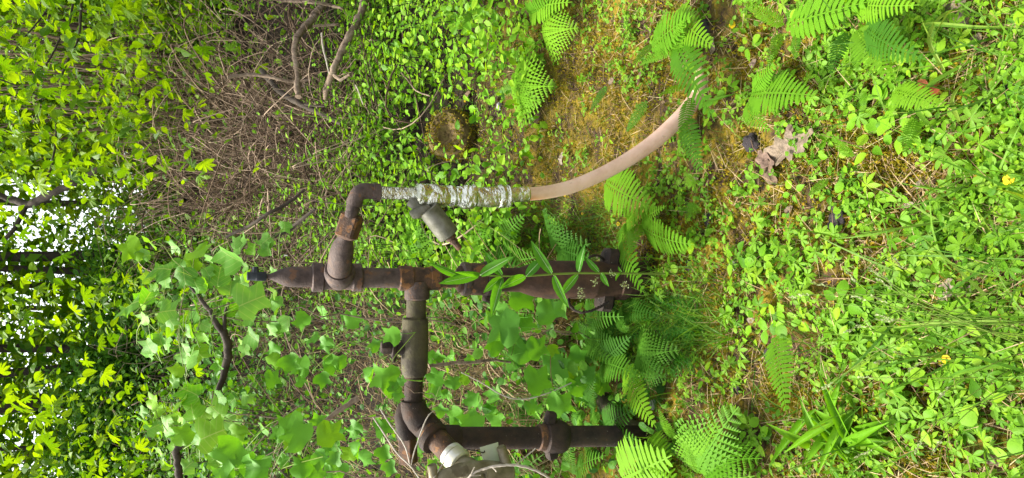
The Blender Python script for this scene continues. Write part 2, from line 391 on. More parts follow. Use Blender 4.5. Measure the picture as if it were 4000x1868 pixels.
m_rust_dark = surf('blackened_iron', [(.012, .009, .007), (.026, .018, .014), (.04, .026, .018), (.06, .03, .016)], 18, .75, bump=.6, bscale=150, spots=[(170, .7, (.36, .34, .28), .8), (40, .68, (.1, .045, .02), .6)])
m_iron_green = surf('algae_stained_iron', [(.03, .024, .016), (.055, .045, .03), (.08, .07, .035), (.05, .035, .022)], 16, .75, bump=.5, bscale=140, spots=[(170, .71, (.4, .38, .32), .7), (20, .62, (.12, .12, .04), .5)])
m_casing = surf('rust_red_casing', [(.022, .013, .009), (.042, .023, .015), (.065, .034, .02), (.095, .047, .025)], 14, .78, bump=.5, bscale=130, spots=[(150, .72, (.35, .28, .2), .7), (9, .6, (.03, .02, .016), .6)])
m_grey = surf('weathered_grey_metal', [(.07, .07, .045), (.12, .118, .085), (.17, .165, .13), (.22, .215, .185)], 30, .5, .3, bump=.25, bscale=200, spots=[(24, .6, (.12, .12, .05), .5)])
m_bright = surf('pale_metal', [(.5, .5, .44), (.62, .62, .58), (.7, .7, .66)], 12, .42, .25, bump=.1, spots=[(9, .6, (.4, .38, .2), .6)])
m_brass = surf('dull_olive_brass', [(.09, .08, .045), (.15, .13, .075), (.2, .175, .11), (.25, .22, .16)], 24, .55, .35, bump=.25, bscale=160, spots=[(20, .6, (.07, .055, .03), .6)])
m_plug = surf('dark_plastic', [(.018, .022, .026), (.03, .036, .042), (.05, .058, .065)], 40, .5, bump=.15)
m_tagp = surf('greenish_aluminium', [(.42, .46, .33), (.5, .54, .4), (.58, .62, .48)], 10, .45, .2, bump=.05, spots=[(14, .66, (.45, .36, .12), .5)])
m_bark = surf('dark_bark', [(.028, .022, .016), (.055, .043, .032), (.085, .068, .05)], 14, .85, bump=.9, bscale=40, dist=1.0)
m_wood = surf('weathered_branch', [(.08, .055, .035), (.16, .115, .08), (.25, .185, .13), (.32, .26, .19)], 20, .85, bump=.7, bscale=60, dist=1.5)
m_pale = surf('bleached_twig', [(.3, .26, .2), (.42, .37, .3), (.5, .46, .4)], 25, .8, bump=.3)
m_vine = leafmat('brown_vine', [(.03, .018, .012), (.11, .07, .045), (.26, .18, .12), (.48, .36, .26)], (1, 1, 1), tw=.0, rough=.8, spec=.2)
m_stone = surf('dark_stone', [(.018, .015, .018), (.04, .033, .036), (.075, .063, .066)], 40, .8, bump=.9, bscale=60)
m_stump = surf('mossy_stump', [(.03, .02, .01), (.075, .05, .018), (.14, .1, .035), (.1, .09, .025)], 30, .9, bump=1.0, bscale=60)
def ground_mat():
    m, n, out = nt('forest_floor'); b = N(n, 'ShaderNodeBsdfPrincipled'); b.inputs['Roughness'].default_value = .95; b.inputs['Specular IOR Level'].default_value = .15
    a = noise(n, 9, 6, .7, 'World'); c = noise(n, 60, 5, .7, 'World'); d = noise(n, 3.2, 4, .6, 'World')
    soil = ramp(n, [(.3, (.018, .012, .008)), (.5, (.045, .028, .016)), (.7, (.09, .055, .03))], c.outputs[0]).outputs[0]
    moss = ramp(n, [(.3, (.07, .07, .006)), (.5, (.17, .13, .01)), (.7, (.27, .16, .012))], c.outputs[0]).outputs[0]
    fac = ramp(n, [(.42, (0, 0, 0)), (.6, (1, 1, 1))], a.outputs[0]).outputs[0]
    g = N(n, 'ShaderNodeNewGeometry'); sy = N(n, 'ShaderNodeSeparateXYZ'); n.links.new(g.outputs['Position'], sy.inputs[0]); mr = N(n, 'ShaderNodeMapRange'); mr.inputs[1].default_value = 2.6; mr.inputs[2].default_value = 3.8; n.links.new(sy.outputs[1], mr.inputs[0])
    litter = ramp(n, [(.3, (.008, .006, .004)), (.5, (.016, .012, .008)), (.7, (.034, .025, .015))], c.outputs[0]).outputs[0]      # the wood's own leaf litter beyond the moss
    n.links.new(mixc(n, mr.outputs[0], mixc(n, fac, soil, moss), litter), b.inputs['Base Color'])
    bp = N(n, 'ShaderNodeBump'); bp.inputs['Strength'].default_value = 1; bp.inputs['Distance'].default_value = .01
    n.links.new(c.outputs[0], bp.inputs['Height']); n.links.new(bp.outputs[0], b.inputs['Normal']); n.links.new(b.outputs[0], out.inputs[0]); return m
m_ground = ground_mat()
def foil_mat():
    m, n, out = nt('crinkled_foil'); b = N(n, 'ShaderNodeBsdfPrincipled'); b.inputs['Metallic'].default_value = 1.0; b.inputs['Roughness'].default_value = .24
    nz = noise(n, 30, 3, .6); col = ramp(n, [(.35, (.52, .54, .42)), (.6, (.74, .75, .66))], nz.outputs[0]).outputs[0]
    r2 = ramp(n, [(.66, (0, 0, 0)), (.74, (1, 1, 1))], noise(n, 22, 3, .6).outputs[0]).outputs[0]; n.links.new(mixc(n, r2, col, (.62, .5, .22)), b.inputs['Base Color'])
    v = N(n, 'ShaderNodeTexVoronoi'); v.feature = 'DISTANCE_TO_EDGE'; v.inputs['Scale'].default_value = 55
    tc = N(n, 'ShaderNodeTexCoord'); nn = noise(n, 18, 3, .6); mp = mixc(n, .25, tc.outputs['Object'], nn.outputs[1]); n.links.new(mp, v.inputs['Vector'])
    bp = N(n, 'ShaderNodeBump'); bp.inputs['Strength'].default_value = .5; bp.inputs['Distance'].default_value = .003
    n.links.new(v.outputs[0], bp.inputs['Height']); b2 = N(n, 'ShaderNodeBump'); b2.inputs['Strength'].default_value = .25; b2.inputs['Distance'].default_value = .003
    n.links.new(noise(n, 120, 4, .6).outputs[0], b2.inputs['Height']); n.links.new(bp.outputs[0], b2.inputs['Normal']); n.links.new(b2.outputs[0], b.inputs['Normal'])
    n.links.new(b.outputs[0], out.inputs[0]); return m
m_foil = foil_mat()
# ------------------------------------------------------------------ ground
def build_ground():
    ys = np.concatenate([np.linspace(-4, .45, 12), .5 * (1.0 + np.linspace(0, 1, 250) ** 1.0 * 0) * np.exp(np.linspace(0, math.log(6.4 / .5), 250)), np.exp(np.linspace(math.log(6.6), math.log(90), 50))])
    xi = np.linspace(-1, 1, 241); xi = np.sign(xi) * np.abs(xi) ** 1.25
    Y, X = np.meshgrid(ys, xi, indexing='ij'); X = X * (1.1 + .55 * np.abs(Y))
    Z = terrain(X, Y); near = np.clip(1.5 - np.abs(Y - 2) / 4, 0, 1)
    for k, (s, a) in enumerate(((9, .008), (21, .006), (47, .004), (90, .0025))):
        ph = rng.uniform(0, 6, 4); Z = Z + near * a * (np.sin(X * s + ph[0] + 1.7 * np.sin(Y * s * .63 + ph[1])) * np.sin(Y * s * 1.1 + ph[2] + 1.3 * np.sin(X * s * .7 + ph[3])))
    V = np.stack([X, Y, Z], -1).reshape(-1, 3); a, b = Y.shape
    i = np.arange(a * b).reshape(a, b); q = np.stack([i[:-1, :-1], i[:-1, 1:], i[1:, 1:], i[1:, :-1]], -1).reshape(-1, 4)
    T = np.concatenate([q[:, [0, 1, 2]], q[:, [0, 2, 3]]])
    tag(put('ground', mesh_np('ground', V, T, True), m_ground), kind='structure')
build_ground()

# ------------------------------------------------------------------ the wellhead
YR = 2.15
well = thing('wellhead', P(2510, 1091, YR), 'rusty iron wellhead of two risers joined by a cross pipe, foil wrapped side arm', 'pipework')
def pts_px(spec, Y):
    pts = []; rad = []
    for s in spec:
        y = s[3] if len(s) > 3 else Y
        p = P(s[0], s[1], y); pts.append(p); rad.append(s[2] * mpp(p))
    return pts, rad
def pipe(name, spec, mat, Y=YR, n=28, straight=True, root=None, caps=True):
    p, r = pts_px(spec, Y); mb = MB().tube(p, r, n, straight, caps)
    return put(name, mb.mesh(name), mat, root or well)
def ringp(a, b, hw, py, c=3):            # a chamfered ring along the picture's x
    return [(a, py, hw - c), (a + c, py, hw), (b - c, py, hw), (b, py, hw - c)]
# riser, top to foot
o = put('gauge_plug', MB().tube(*pts_px([(964, 1079, 14), (966, 1079, 17), (1000, 1080, 17), (1001, 1080, 18.5), (1038, 1080, 18.5), (1042, 1080, 16)], YR), n=18, straight=True).mesh('gauge_plug'), m_plug, well)
tab = MB(); tab.tube(*pts_px([(998, 1066, 13), (998, 1058, 13), (998, 1056, 12), (998, 1044, 11), (998, 1042, 9)], YR), n=6, straight=True)
put('plug_handle', tab.mesh('plug_handle'), m_plug, well)
pipe('swage_nipple', [(1036, 1080, 9), (1046, 1080, 9), (1060, 1080.5, 13), (1076, 1081, 20), (1094, 1081.5, 29), (1112, 1082, 36), (1132, 1082, 40), (1160, 1082, 41), (1240, 1083, 41)], m_rust_top, n=32)
def tee(a0, a1, b0, b1, py, hwr, hwb, mat):
    return pipe('tee', [(a0, py, hwr - 5), (a0 + 4, py, hwr), (a1 - 3, py, hwr), (a1 + 1, py, hwr - 4), (a1 + 3, py, hwb + 1), (a1 + 10, py, hwb), (b0 - 10, py, hwb), (b0 - 3, py, hwb + 1), (b0 - 1, py, hwr - 6), (b0 + 3, py, hwr - 2), (b1 - 4, py, hwr - 2), (b1, py, hwr - 7)], mat, n=32)
t1 = tee(1217, 1262, 1375, 1412, 1084, 57, 49, m_rust_top)
# side socket of the upper tee leans out towards the camera
sp = [(1325, 1084, 52, 2.15), (1325, 1077, 54, 2.125), (1326, 1070, 57, 2.10), (1326, 1066, 59, 2.09), (1327, 1057, 59, 2.072), (1327, 1055, 57, 2.068), (1327, 1054, 50, 2.067)]
put('tee_socket', MB().tube(*pts_px(sp, YR), n=32).mesh('tee_socket'), m_rust_top, well)
pipe('swage_bend', [(1326, 1060, 46, 2.085), (1326, 1046, 47, 2.06), (1328, 1022, 47, 2.04), (1332, 996, 46.5, 2.022), (1338, 970, 44, 2.006), (1343, 952, 39, 1.997), (1347, 938, 32, 1.99), (1350, 926, 28, 1.984), (1352, 915, 27, 1.98)], m_rust_top, n=32, straight=False)
# square needle valve block
A = Vector(P(1357, 930, 1.985)); B = Vector(P(1373, 838, 1.955)); ax = (B - A); L = ax.length
Mb = mat4((A + B) / 2, (f_ * -1 + Vector((0, 0, .25))).normalized(), ax.normalized(), 1.0)
k = mpp(A); vb = MB(); vb.box(Mb, 76 * k, 70 * k, L, .007)
block = put('valve_block', vb.mesh('valve_block'), m_rust, well)
bl = MB().tube(*pts_px([(1337, 868, 11, 1.965), (1324, 866, 11, 1.965), (1323, 866, 8, 1.965), (1318, 866, 8, 1.965)], 1.965), n=6, straight=True)
put('bleed_screw', bl.mesh('bleed_screw'), m_rust, block)
put('screw_tip', MB().tube(*pts_px([(1318, 866, 5, 1.965), (1296, 865, 5, 1.965), (1295, 865, 8, 1.965), (1293, 865, 8, 1.965)], 1.965), n=10, straight=True).mesh('screw_tip'), m_bright, block)
pipe('nipple', [(1371, 845, 27, 1.957), (1374, 832, 26, 1.953), (1380, 800, 26, 1.948), (1385, 786, 26, 1.945)], m_rust_top, n=24, straight=False)
pipe('elbow', [(1381, 803, 28, 1.948), (1382, 800, 32, 1.948), (1386, 787, 32, 1.945), (1389, 777, 30, 1.943), (1395, 763, 31, 1.94), (1405, 753, 32, 1.94), (1420, 747, 32, 1.94), (1438, 746, 31, 1.94), (1456, 748, 30, 1.94), (1458, 748, 33, 1.94), (1484, 751, 33, 1.94), (1487, 751, 29, 1.94)], m_rust_top, n=32, straight=False)
# foil-wrapped pipe and Y strainer
def foil_piece(name, spec, Y, amp, n=56, sub=7, seed=0, wr=24, tw=1.5):
    spec = np.array(spec, float); out = []
    for a, b in zip(spec, spec[1:]):
        m = max(2, int(abs(b[0] - a[0]) / sub + abs(b[2] - a[2]) / sub) + 1)
        for q in range(m): out.append(a + (b - a) * q / m)
    out.append(spec[-1]); p, r = pts_px(out, Y); mb = MB().tube(p, r, n, True, True); r0 = random.Random(seed)
    V = np.array(mb.v); c = np.repeat(np.array([list(q) for q in p]), n, 0); d = V - c; rr = np.linalg.norm(d, axis=1, keepdims=True); d /= rr
    for q in range(len(V)):
        x = Vector(V[q]) * wr + Vector((seed * 3.1, 0, 0)); x.z *= tw
        V[q] += d[q] * amp * (abs(mnoise.noise(x)) * 2.6 - .7 + 1.0 * abs(mnoise.noise(x * 2.2)) + .25 * mnoise.noise(x * 5.1))
    mb.v = [tuple(v) for v in V]; return put(name, mb.mesh(name, False), m_foil, well)
YF = 1.94
foil_piece('foil_pipe_wrap', [(1484, 752, 23), (1486, 752, 25), (1560, 755, 24.5), (1640, 757, 25)], YF, .0010, seed=1)
fv = foil_piece('foil_valve_wrap', [(1622, 762, 27), (1632, 762, 45), (1645, 764, 47), (1660, 765, 44), (1700, 767, 45), (1730, 767, 42), (1752, 766, 40), (1768, 767, 44), (1782, 767, 32)], YF, .0032, n=64, sub=5, seed=2)
foil_piece('foil_union_wrap', [(1778, 767, 33), (1792, 768, 36), (1812, 769, 46), (1830, 770, 48), (1848, 771, 46), (1858, 770, 38)], YF, .0036, n=64, sub=5, seed=3)
foil_piece('foil_coupling_wrap', [(1852, 770, 38), (1900, 770, 39), (1945, 769, 40), (1948, 769, 44), (1958, 768, 47), (1968, 768, 46), (1972, 768, 42), (1984, 767, 46), (1988, 766, 40), (1990, 766, 30)], YF, .0015, n=60, sub=5, seed=4)
foil_piece('foil_end_wrap', [(1986, 762, 30), (2030, 760, 29.5), (2060, 759, 30), (2064, 758, 28)], YF, .0008, seed=5)
kb = MB(); cpt = Vector(P(1710, 762, YF - .035)); kr = 19 * mpp(cpt)
kb.tube([cpt + Vector((0, .02, 0)), cpt, cpt - Vector((0, .006, 0)), cpt - Vector((0, .010, 0)), cpt - Vector((0, .012, 0))], [kr * 1.12, kr, kr * .85, kr * .5, kr * .1], 20)
put('foil_knob', kb.mesh('foil_knob'), m_foil, fv)
# grey strainer leg
sa, sb = (1681, 828), (1756, 922)
def al(t, hw, y=1.925): return (sa[0] + (sb[0] - sa[0]) * t, sa[1] + (sb[1] - sa[1]) * t, hw, y)
pipe('strainer_neck', [(1606, 782, 27, 1.945), (1622, 794, 26, 1.94), (1640, 812, 24, 1.935), (1652, 826, 26, 1.93)], m_grey, n=20, straight=False)
pipe('strainer_flange', [(1606, 842, 14, 1.925), (1612, 838, 19, 1.925), (1630, 832, 23, 1.925), (1650, 825, 24, 1.925), (1668, 818, 22, 1.925), (1680, 812, 14, 1.925)], m_grey, n=20, straight=False)
leg = pipe('strainer_leg', [al(-.12, 38), al(-.1, 43), al(.9, 44), al(.97, 42), al(1.0, 36), al(1.005, 24)], m_grey, n=36)
pipe('leg_boss', [al(.98, 24), al(1.12, 23), al(1.14, 18)], m_rust, n=20)
pipe('drain_stem', [al(1.12, 12), al(1.17, 12), al(1.171, 17), al(1.27, 17), al(1.271, 11), al(1.3, 11), al(1.301, 13.5), al(1.52, 12), al(1.55, 9)], m_rust, n=8)
a0 = Vector(P(*al(.03, 0)[:2], 1.925)); b0 = Vector(P(*al(.8, 0)[:2], 1.925)); axn = (b0 - a0).normalized(); side = axn.cross(Vector((0, -1, 0))).normalized()
if side.x > 0: side = -side
kk = mpp(a0); pn = (side * .8 + Vector((0, -.6, 0))).normalized()
Mp = mat4((a0 + b0) / 2 + pn * 42.5 * kk, axn, pn, 1.0); pl = MB(); pl.box(Mp, 34 * kk, (b0 - a0).length, 6 * kk, .001)
put('cover_plate', pl.mesh('cover_plate'), m_bright, leg)
# lower riser
pipe('riser_pipe', [(1408, 1085, 39), (1566, 1087, 39)], m_rust_top, n=28)
tee(1556, 1609, 1677, 1719, 1087, 49, 43, m_rust)
pipe('tee_socket', [(1629, 1100, 46), (1629, 1124, 47), (1629, 1131, 49), (1629, 1166, 49), (1629, 1171, 44), (1629, 1172, 39)], m_rust_top, n=28)
pipe('riser_pipe', [(1716, 1096, 29), (1800, 1095, 29)], m_rust, n=24)
pipe('hex_bushing', [(1786, 1091, 45), (1790, 1091, 52), (1806, 1091, 54), (1810, 1091, 50)], m_casing, n=8)
pipe('union_ring', [(1802, 1090, 58), (1806, 1090, 66), (1824, 1090, 66), (1830, 1090, 64), (1836, 1090, 59)], m_rust_top, n=32)
pipe('riser_collar', [(1832, 1090, 60), (1838, 1090, 63), (1884, 1091, 63), (1896, 1091, 58)], m_rust, n=32)
cl = MB().tube(*pts_px([(1888, 1092, 52), (1892, 1092, 70), (1898, 1092, 72), (1912, 1092, 72), (1918, 1092, 68), (1922, 1092, 48)], YR), n=32, straight=True)
lug = Vector(P(1906, 1168, YR - .01)); cl.box(Matrix.Translation(lug) @ Matrix.Rotation(.3, 4, 'Y'), .02, .035, .03, .004)
put('clamp', cl.mesh('clamp'), m_rust_dark, well)
pipe('riser_neck', [(1916, 1093, 46), (2000, 1093, 47), (2030, 1093, 48), (2058, 1093, 58), (2085, 1093, 66), (2122, 1093, 72), (2132, 1093, 74)], m_casing, n=32)
pipe('casing', [(2128, 1093, 72), (2134, 1093, 75), (2306, 1093, 74), (2313, 1093, 75), (2318, 1093, 72), (2404, 1094, 71), (2406, 1094, 79), (2436, 1094, 79), (2440, 1094, 70), (2560, 1095, 70)], m_casing, n=40)
wing = MB(); wp = Vector(P(2372, 1094, YR)); wing.box(Matrix.Translation(wp) @ Matrix.Rotation(.15, 4, 'Y'), .205, .06, .055, .012)
put('casing_lugs', wing.mesh('casing_lugs'), m_rust_dark, well)
# cross arm to the second riser
pipe('arm_nipple', [(1626, 1168, 38), (1625, 1252, 39)], m_iron_green, n=28)
cv = pipe('check_valve', [(1623, 1244, 46), (1622.5, 1248, 50), (1622, 1256, 51), (1621, 1330, 52), (1619, 1420, 52), (1618, 1448, 50), (1617, 1462, 46), (1616, 1471, 40)], m_iron_green, n=36)
pipe('valve_plug', [(1576, 1361, 28), (1566, 1361, 27), (1562, 1361, 24), (1542, 1360, 23)], m_rust_dark, n=18, root=well)
fl = MB().tube(*pts_px([(1545, 1362, 30), (1542, 1362, 33), (1531, 1362, 33), (1528, 1362, 30)], YR), n=12, straight=True)
for dz, w in ((-52, 15), (50, 12)):
    c = Vector(P(1540, 1362 + dz * .75, YR - .004)); fl.box(Matrix.Translation(c) @ Matrix.Rotation(.2, 4, 'Y'), 34 * mpp(c), 20 * mpp(c), 15 * mpp(c), .003)
put('plug_bracket', fl.mesh('plug_bracket'), m_rust_dark, well)
pipe('hex_head', [(1530, 1358, 21), (1526, 1358, 27), (1494, 1357, 27), (1488, 1357, 22)], m_rust_dark, n=6)
pipe('arm_pipe', [(1616, 1466, 36), (1615, 1585, 37)], m_rust_dark, n=28)
JY = 2.12
pipe('cross_fitting', [(1614, 1566, 46), (1614, 1570, 49), (1615, 1590, 50), (1622, 1614, 52), (1640, 1640, 55), (1664, 1664, 55), (1690, 1690, 53, JY), (1712, 1704, 50, JY)], m_rust_dark, n=32, straight=False)
pipe('outlet_collar', [(1690, 1708, 44, JY), (1724, 1710, 47, JY), (1728, 1710, 50, JY), (1788, 1711, 50, JY), (1793, 1711, 46, JY)], m_rust_dark, n=28)
pipe('back_elbow', [(1600, 1586, 34, 2.2), (1586, 1600, 37, 2.2), (1578, 1630, 38, 2.19), (1582, 1664, 37, 2.19), (1588, 1700, 38, 2.19), (1589, 1712, 36, 2.19)], m_rust_dark, n=24, straight=False)
ca = Vector(P(1592, 1706, 2.19)); cb = Vector(P(1596, 1812, 2.19)); kq = mpp(ca); sq = MB()
sq.box(mat4((ca + cb) / 2, (Vector((0, -1, .25)) + Vector((0, 0, 0))).normalized(), (cb - ca).normalized(), 1.0) @ Matrix.Rotation(.5, 4, 'Z'), 56 * kq, 56 * kq, (cb - ca).length, .004)
put('square_plug', sq.mesh('square_plug'), m_rust, well)
# second riser
pipe('second_riser_pipe', [(1788, 1711, 43, JY), (2112, 1711, 43, JY)], m_rust_dark, n=32)
pipe('union_collar', [(2100, 1709, 46, JY), (2104, 1709, 51, JY), (2126, 1709, 52, JY), (2130, 1709, 48, JY)], m_rust, n=32)
un = MB().tube(*pts_px([(2126, 1707, 54, JY), (2132, 1707, 62, JY), (2150, 1707, 66, JY), (2176, 1706, 66, JY), (2196, 1706, 62, JY), (2206, 1706, 56, JY), (2212, 1706, 46, JY)], JY), n=36, straight=True)
put('hammer_union', un.mesh('hammer_union'), m_rust_dark, well)
for (dx, dy, h) in ((2150, 1632, 1), (2154, 1770, -1)):
    c = Vector(P(dx, dy, JY - .01)); lg = MB(); kz = mpp(c)
    lg.box(Matrix.Translation(c) @ Matrix.Rotation(.18 * h, 4, 'Y'), 48 * kz, 40 * kz, 44 * kz, .006); put('union_lug', lg.mesh('union_lug'), m_rust_dark, well)
pipe('second_riser_pipe', [(2206, 1705, 41, JY), (2545, 1703, 40, JY)], m_rust_dark, n=32)
pipe('foot_collar', [(2512, 1703, 41, JY), (2516, 1703, 47, JY), (2552, 1703, 48, JY), (2570, 1703, 46, JY)], m_rust_dark, n=28)
ft = [G1(2378, 1560) + (0, 0, .02), G1(2410, 1600) + (0, 0, .03), G1(2480, 1660) + (0, 0, .035), P(2530, 1700, JY)]
put('foot_pipe', MB().tube(ft, .03, 20).mesh('foot_pipe'), m_iron_green, well)
# stubby valve hanging off the cross fitting, nearer the camera
pipe('angled_nipple', [(1680, 1692, 46, 2.11), (1712, 1722, 46, 2.07), (1752, 1764, 46, 2.03), (1778, 1788, 46, 2.0)], m_rust, n=30, straight=False)
pipe('fitting_lip', [(1682, 1704, 60, 2.09), (1690, 1711, 62, 2.082), (1700, 1720, 60, 2.073), (1702, 1722, 50, 2.072)], m_rust_dark, n=30, straight=True)
pipe('pale_collar', [(1756, 1768, 46, 2.02), (1758, 1770, 49, 2.018), (1768, 1780, 50, 2.01), (1770, 1782, 47, 2.009), (1771, 1783, 50, 2.008), (1796, 1806, 50, 1.985), (1800, 1810, 44, 1.982)], m_bright, n=36)
gv = pipe('gate_valve', [(1796, 1806, 36, 1.985), (1806, 1822, 52, 1.975), (1830, 1852, 60, 1.96), (1870, 1890, 60, 1.95), (1920, 1930, 55, 1.95)], m_brass, n=32, straight=False)
pipe('valve_yoke', [(1676, 1900, 22, 1.95), (1700, 1880, 25, 1.95), (1740, 1858, 27, 1.945), (1790, 1838, 28, 1.94), (1850, 1828, 28, 1.94), (1920, 1832, 30, 1.94), (1975, 1846, 28, 1.94)], m_brass, n=24, straight=False)
pipe('yoke_stub', [(1700, 1884, 20, 1.945), (1692, 1850, 20, 1.945), (1688, 1822, 20, 1.945), (1687, 1816, 17, 1.945)], m_brass, n=20, straight=False)
pipe('yoke_stub', [(1986, 1848, 24, 1.945), (1976, 1808, 21, 1.945), (1962, 1764, 19, 1.945), (1957, 1750, 19, 1.945), (1955, 1745, 16, 1.945)], m_brass, n=20, straight=False)
pipe('valve_barrel', [(1880, 1850, 40, 1.95), (1884, 1850, 52, 1.95), (1988, 1862, 54, 1.95), (1994, 1863, 46, 1.95)], m_brass, n=32, straight=True)
em = MB()
for row, (y0, xs) in enumerate(((1834, range(1934, 1976, 6)), (1850, range(1918, 1950, 6)))):
    for j, x in enumerate(xs):
        c = Vector(P(x, y0 - .25 * (x - 1934), 1.912)); em.box(Matrix.Translation(c) @ Matrix.Rotation(.3 * ((j % 3) - 1), 4, 'Y'), 7 * mpp(c), .006, 2 * mpp(c), 0)
tag(put('embossed_lettering', em.mesh('embossed_lettering', False), m_brass, gv), kind='stuff')

# tag and its wire, twine
tg = thing('metal_tag', P(1884, 1762, 1.99), 'thin greenish aluminium tag with a rusty wire hole, hanging beside the second riser', 'tag')
c4 = [P(1875, 1748.6, 1.985), P(1946, 1728, 1.99), P(1954, 1816, 1.98), P(1893, 1818, 1.975)]
bk = [p + np.array((0, .0015, .0005)) for p in c4]; mb = MB(); mb.add(c4 + bk, [(0, 1, 2, 3), (7, 6, 5, 4), (0, 4, 5, 1), (1, 5, 6, 2), (2, 6, 7, 3), (3, 7, 4, 0)])
put('plate', mb.mesh('plate', False), m_tagp, tg)
put('wire', MB().tube(*pts_px([(1797, 1772, 2, 2.02), (1806, 1762, 2, 2.03), (1830, 1757, 2, 2.03), (1860, 1760, 2.4, 2.0), (1886, 1769, 2.6, 1.978), (1893, 1766, 2.6, 1.978), (1892, 1762, 2.6, 1.985)], 2), n=6).mesh('wire'), m_rust_dark, tg)
cb_ = thing('steel_cable', G1(2330, 1180), 'twisted dark steel cable looped round the foot of the tall riser', 'cable')
cab = [(2222, 1168, 5, 2.13), (2228, 1196, 5, 2.1), (2244, 1212, 5, 2.08), (2270, 1222, 5, 2.06), (2310, 1214, 5, 2.05), (2350, 1196, 5, 2.05), (2380, 1176, 5, 2.05)]
cp, cr = pts_px(cab, YR); st = MB()
fine = []
for i in range(len(cp) - 1):
    for q in range(8): fine.append(Vector(cp[i]).lerp(Vector(cp[i + 1]), q / 8))
for ph in range(3):
    st2 = MB().tube([p + Vector((math.cos(j * .9 + ph * 2.1), math.sin(j * .9 + ph * 2.1), math.sin(j * .9 + ph * 2.1))) * .0022 for j, p in enumerate(fine)], .0024, 6)
    put('strand', st2.mesh('strand'), m_rust_dark, cb_)
put('strand', MB().tube(*pts_px([(2300, 1012, 5, 2.12), (2306, 1002, 5, 2.11), (2322, 998, 5, 2.11), (2340, 1000, 5, 2.12), (2356, 1010, 5, 2.13), (2362, 1022, 5, 2.15)], 2.1), n=8).mesh('strand'), m_rust_dark, cb_)

# the plastic pipe out of the foil wrap into the ground
def hose_mat():
    m, n, out = nt('aged_pink_plastic'); b = N(n, 'ShaderNodeBsdfPrincipled'); nz = noise(n, 18, 5, .6); tc = N(n, 'ShaderNodeTexCoord')
    base = ramp(n, [(.3, (.52, .35, .25)), (.5, (.63, .45, .34)), (.7, (.68, .5, .4))], nz.outputs[0]).outputs[0]
    sx = N(n, 'ShaderNodeSeparateXYZ'); n.links.new(tc.outputs['UV'], sx.inputs[0])
    # from tan at the foil to pink near the ground, a rusty streak beside the foil
    pk = mixc(n, ramp(n, [(.1, (0, 0, 0)), (.95, (1, 1, 1))], sx.outputs[0]).outputs[0], (1.0, .98, .86), (1.06, .93, .92)); col = mixc(n, 1.0, base, pk, 'MULTIPLY')
    s1 = ramp(n, [(0, (1, 1, 1)), (.16, (0, 0, 0))], sx.outputs[0]).outputs[0]; s2 = ramp(n, [(.5, (0, 0, 0)), (.64, (1, 1, 1)), (.78, (0, 0, 0))], sx.outputs[1]).outputs[0]
    ml = mixc(n, 1.0, s1, s2, 'MULTIPLY'); col = mixc(n, ml, col, (.5, .2, .03))
    sp = ramp(n, [(.68, (0, 0, 0)), (.72, (1, 1, 1))], noise(n, 90, 2, .5).outputs[0]).outputs[0]; col = mixc(n, N_mul(n, sp, .35), col, (.3, .2, .13))
    n.links.new(col, b.inputs['Base Color']); b.inputs['Roughness'].default_value = .45; b.inputs['Subsurface Weight'].default_value = .15; b.inputs['Subsurface Radius'].default_value = (.01, .006, .004)
    n.links.new(b.outputs[0], out.inputs[0]); return m
def N_mul(n, s, v):
    k = N(n, 'ShaderNodeMath', operation='MULTIPLY'); n.links.new(s, k.inputs[0]); k.inputs[1].default_value = v; return k.outputs[0]
hp = [(2052, 759, 26, 1.94), (2100, 756, 26, 1.94), (2160, 747, 26, 1.938), (2230, 730, 26.5, 1.935), (2310, 699, 27, 1.925), (2390, 660, 27.5, 1.915), (2470, 613, 28.5, 1.905), (2550, 557, 29.5, 1.89), (2620, 496, 30.5, 1.875), (2680, 434, 31, 1.862), (2720, 380, 31, 1.852), (2748, 330, 31, 1.845), (2775, 285, 31, 1.86)]
q = []
hpn = np.array(hp)
for i in range(len(hp) - 1):                       # smooth curve through the points
    p0, p1, p2, p3 = hpn[max(i - 1, 0)], hpn[i], hpn[i + 1], hpn[min(i + 2, len(hp) - 1)]
    for t in np.linspace(0, 1, 6)[:-1]: q.append(.5 * (2 * p1 + (p2 - p0) * t + (2 * p0 - 5 * p1 + 4 * p2 - p3) * t * t + (3 * p1 - p0 - 3 * p2 + p3) * t ** 3))
q.append(hpn[-1]); hpts, hr = pts_px([tuple(v) for v in q], YF)
for i, p in enumerate(hpts):
    if i > len(hpts) - 12: p[2] = max(p[2], terrain(p[0], p[1]) + .012 - .004 * max(0, i - len(hpts) + 8))
hm = MB().tube(hpts, hr, 28).mesh('plastic_pipe')
uv = hm.uv_layers.new(name='UVMap'); nn_ = 28
for poly in hm.polygons:
    for li in poly.loop_indices:
        vi = hm.loops[li].vertex_index; uv.data[li].uv = (vi // nn_ / (len(hpts) - 1), (vi % nn_) / nn_)
tag(put('plastic_pipe', hm, hose_mat()), 'curved pinkish tan plastic pipe running from the foil wrap down into the ground', 'pipe')
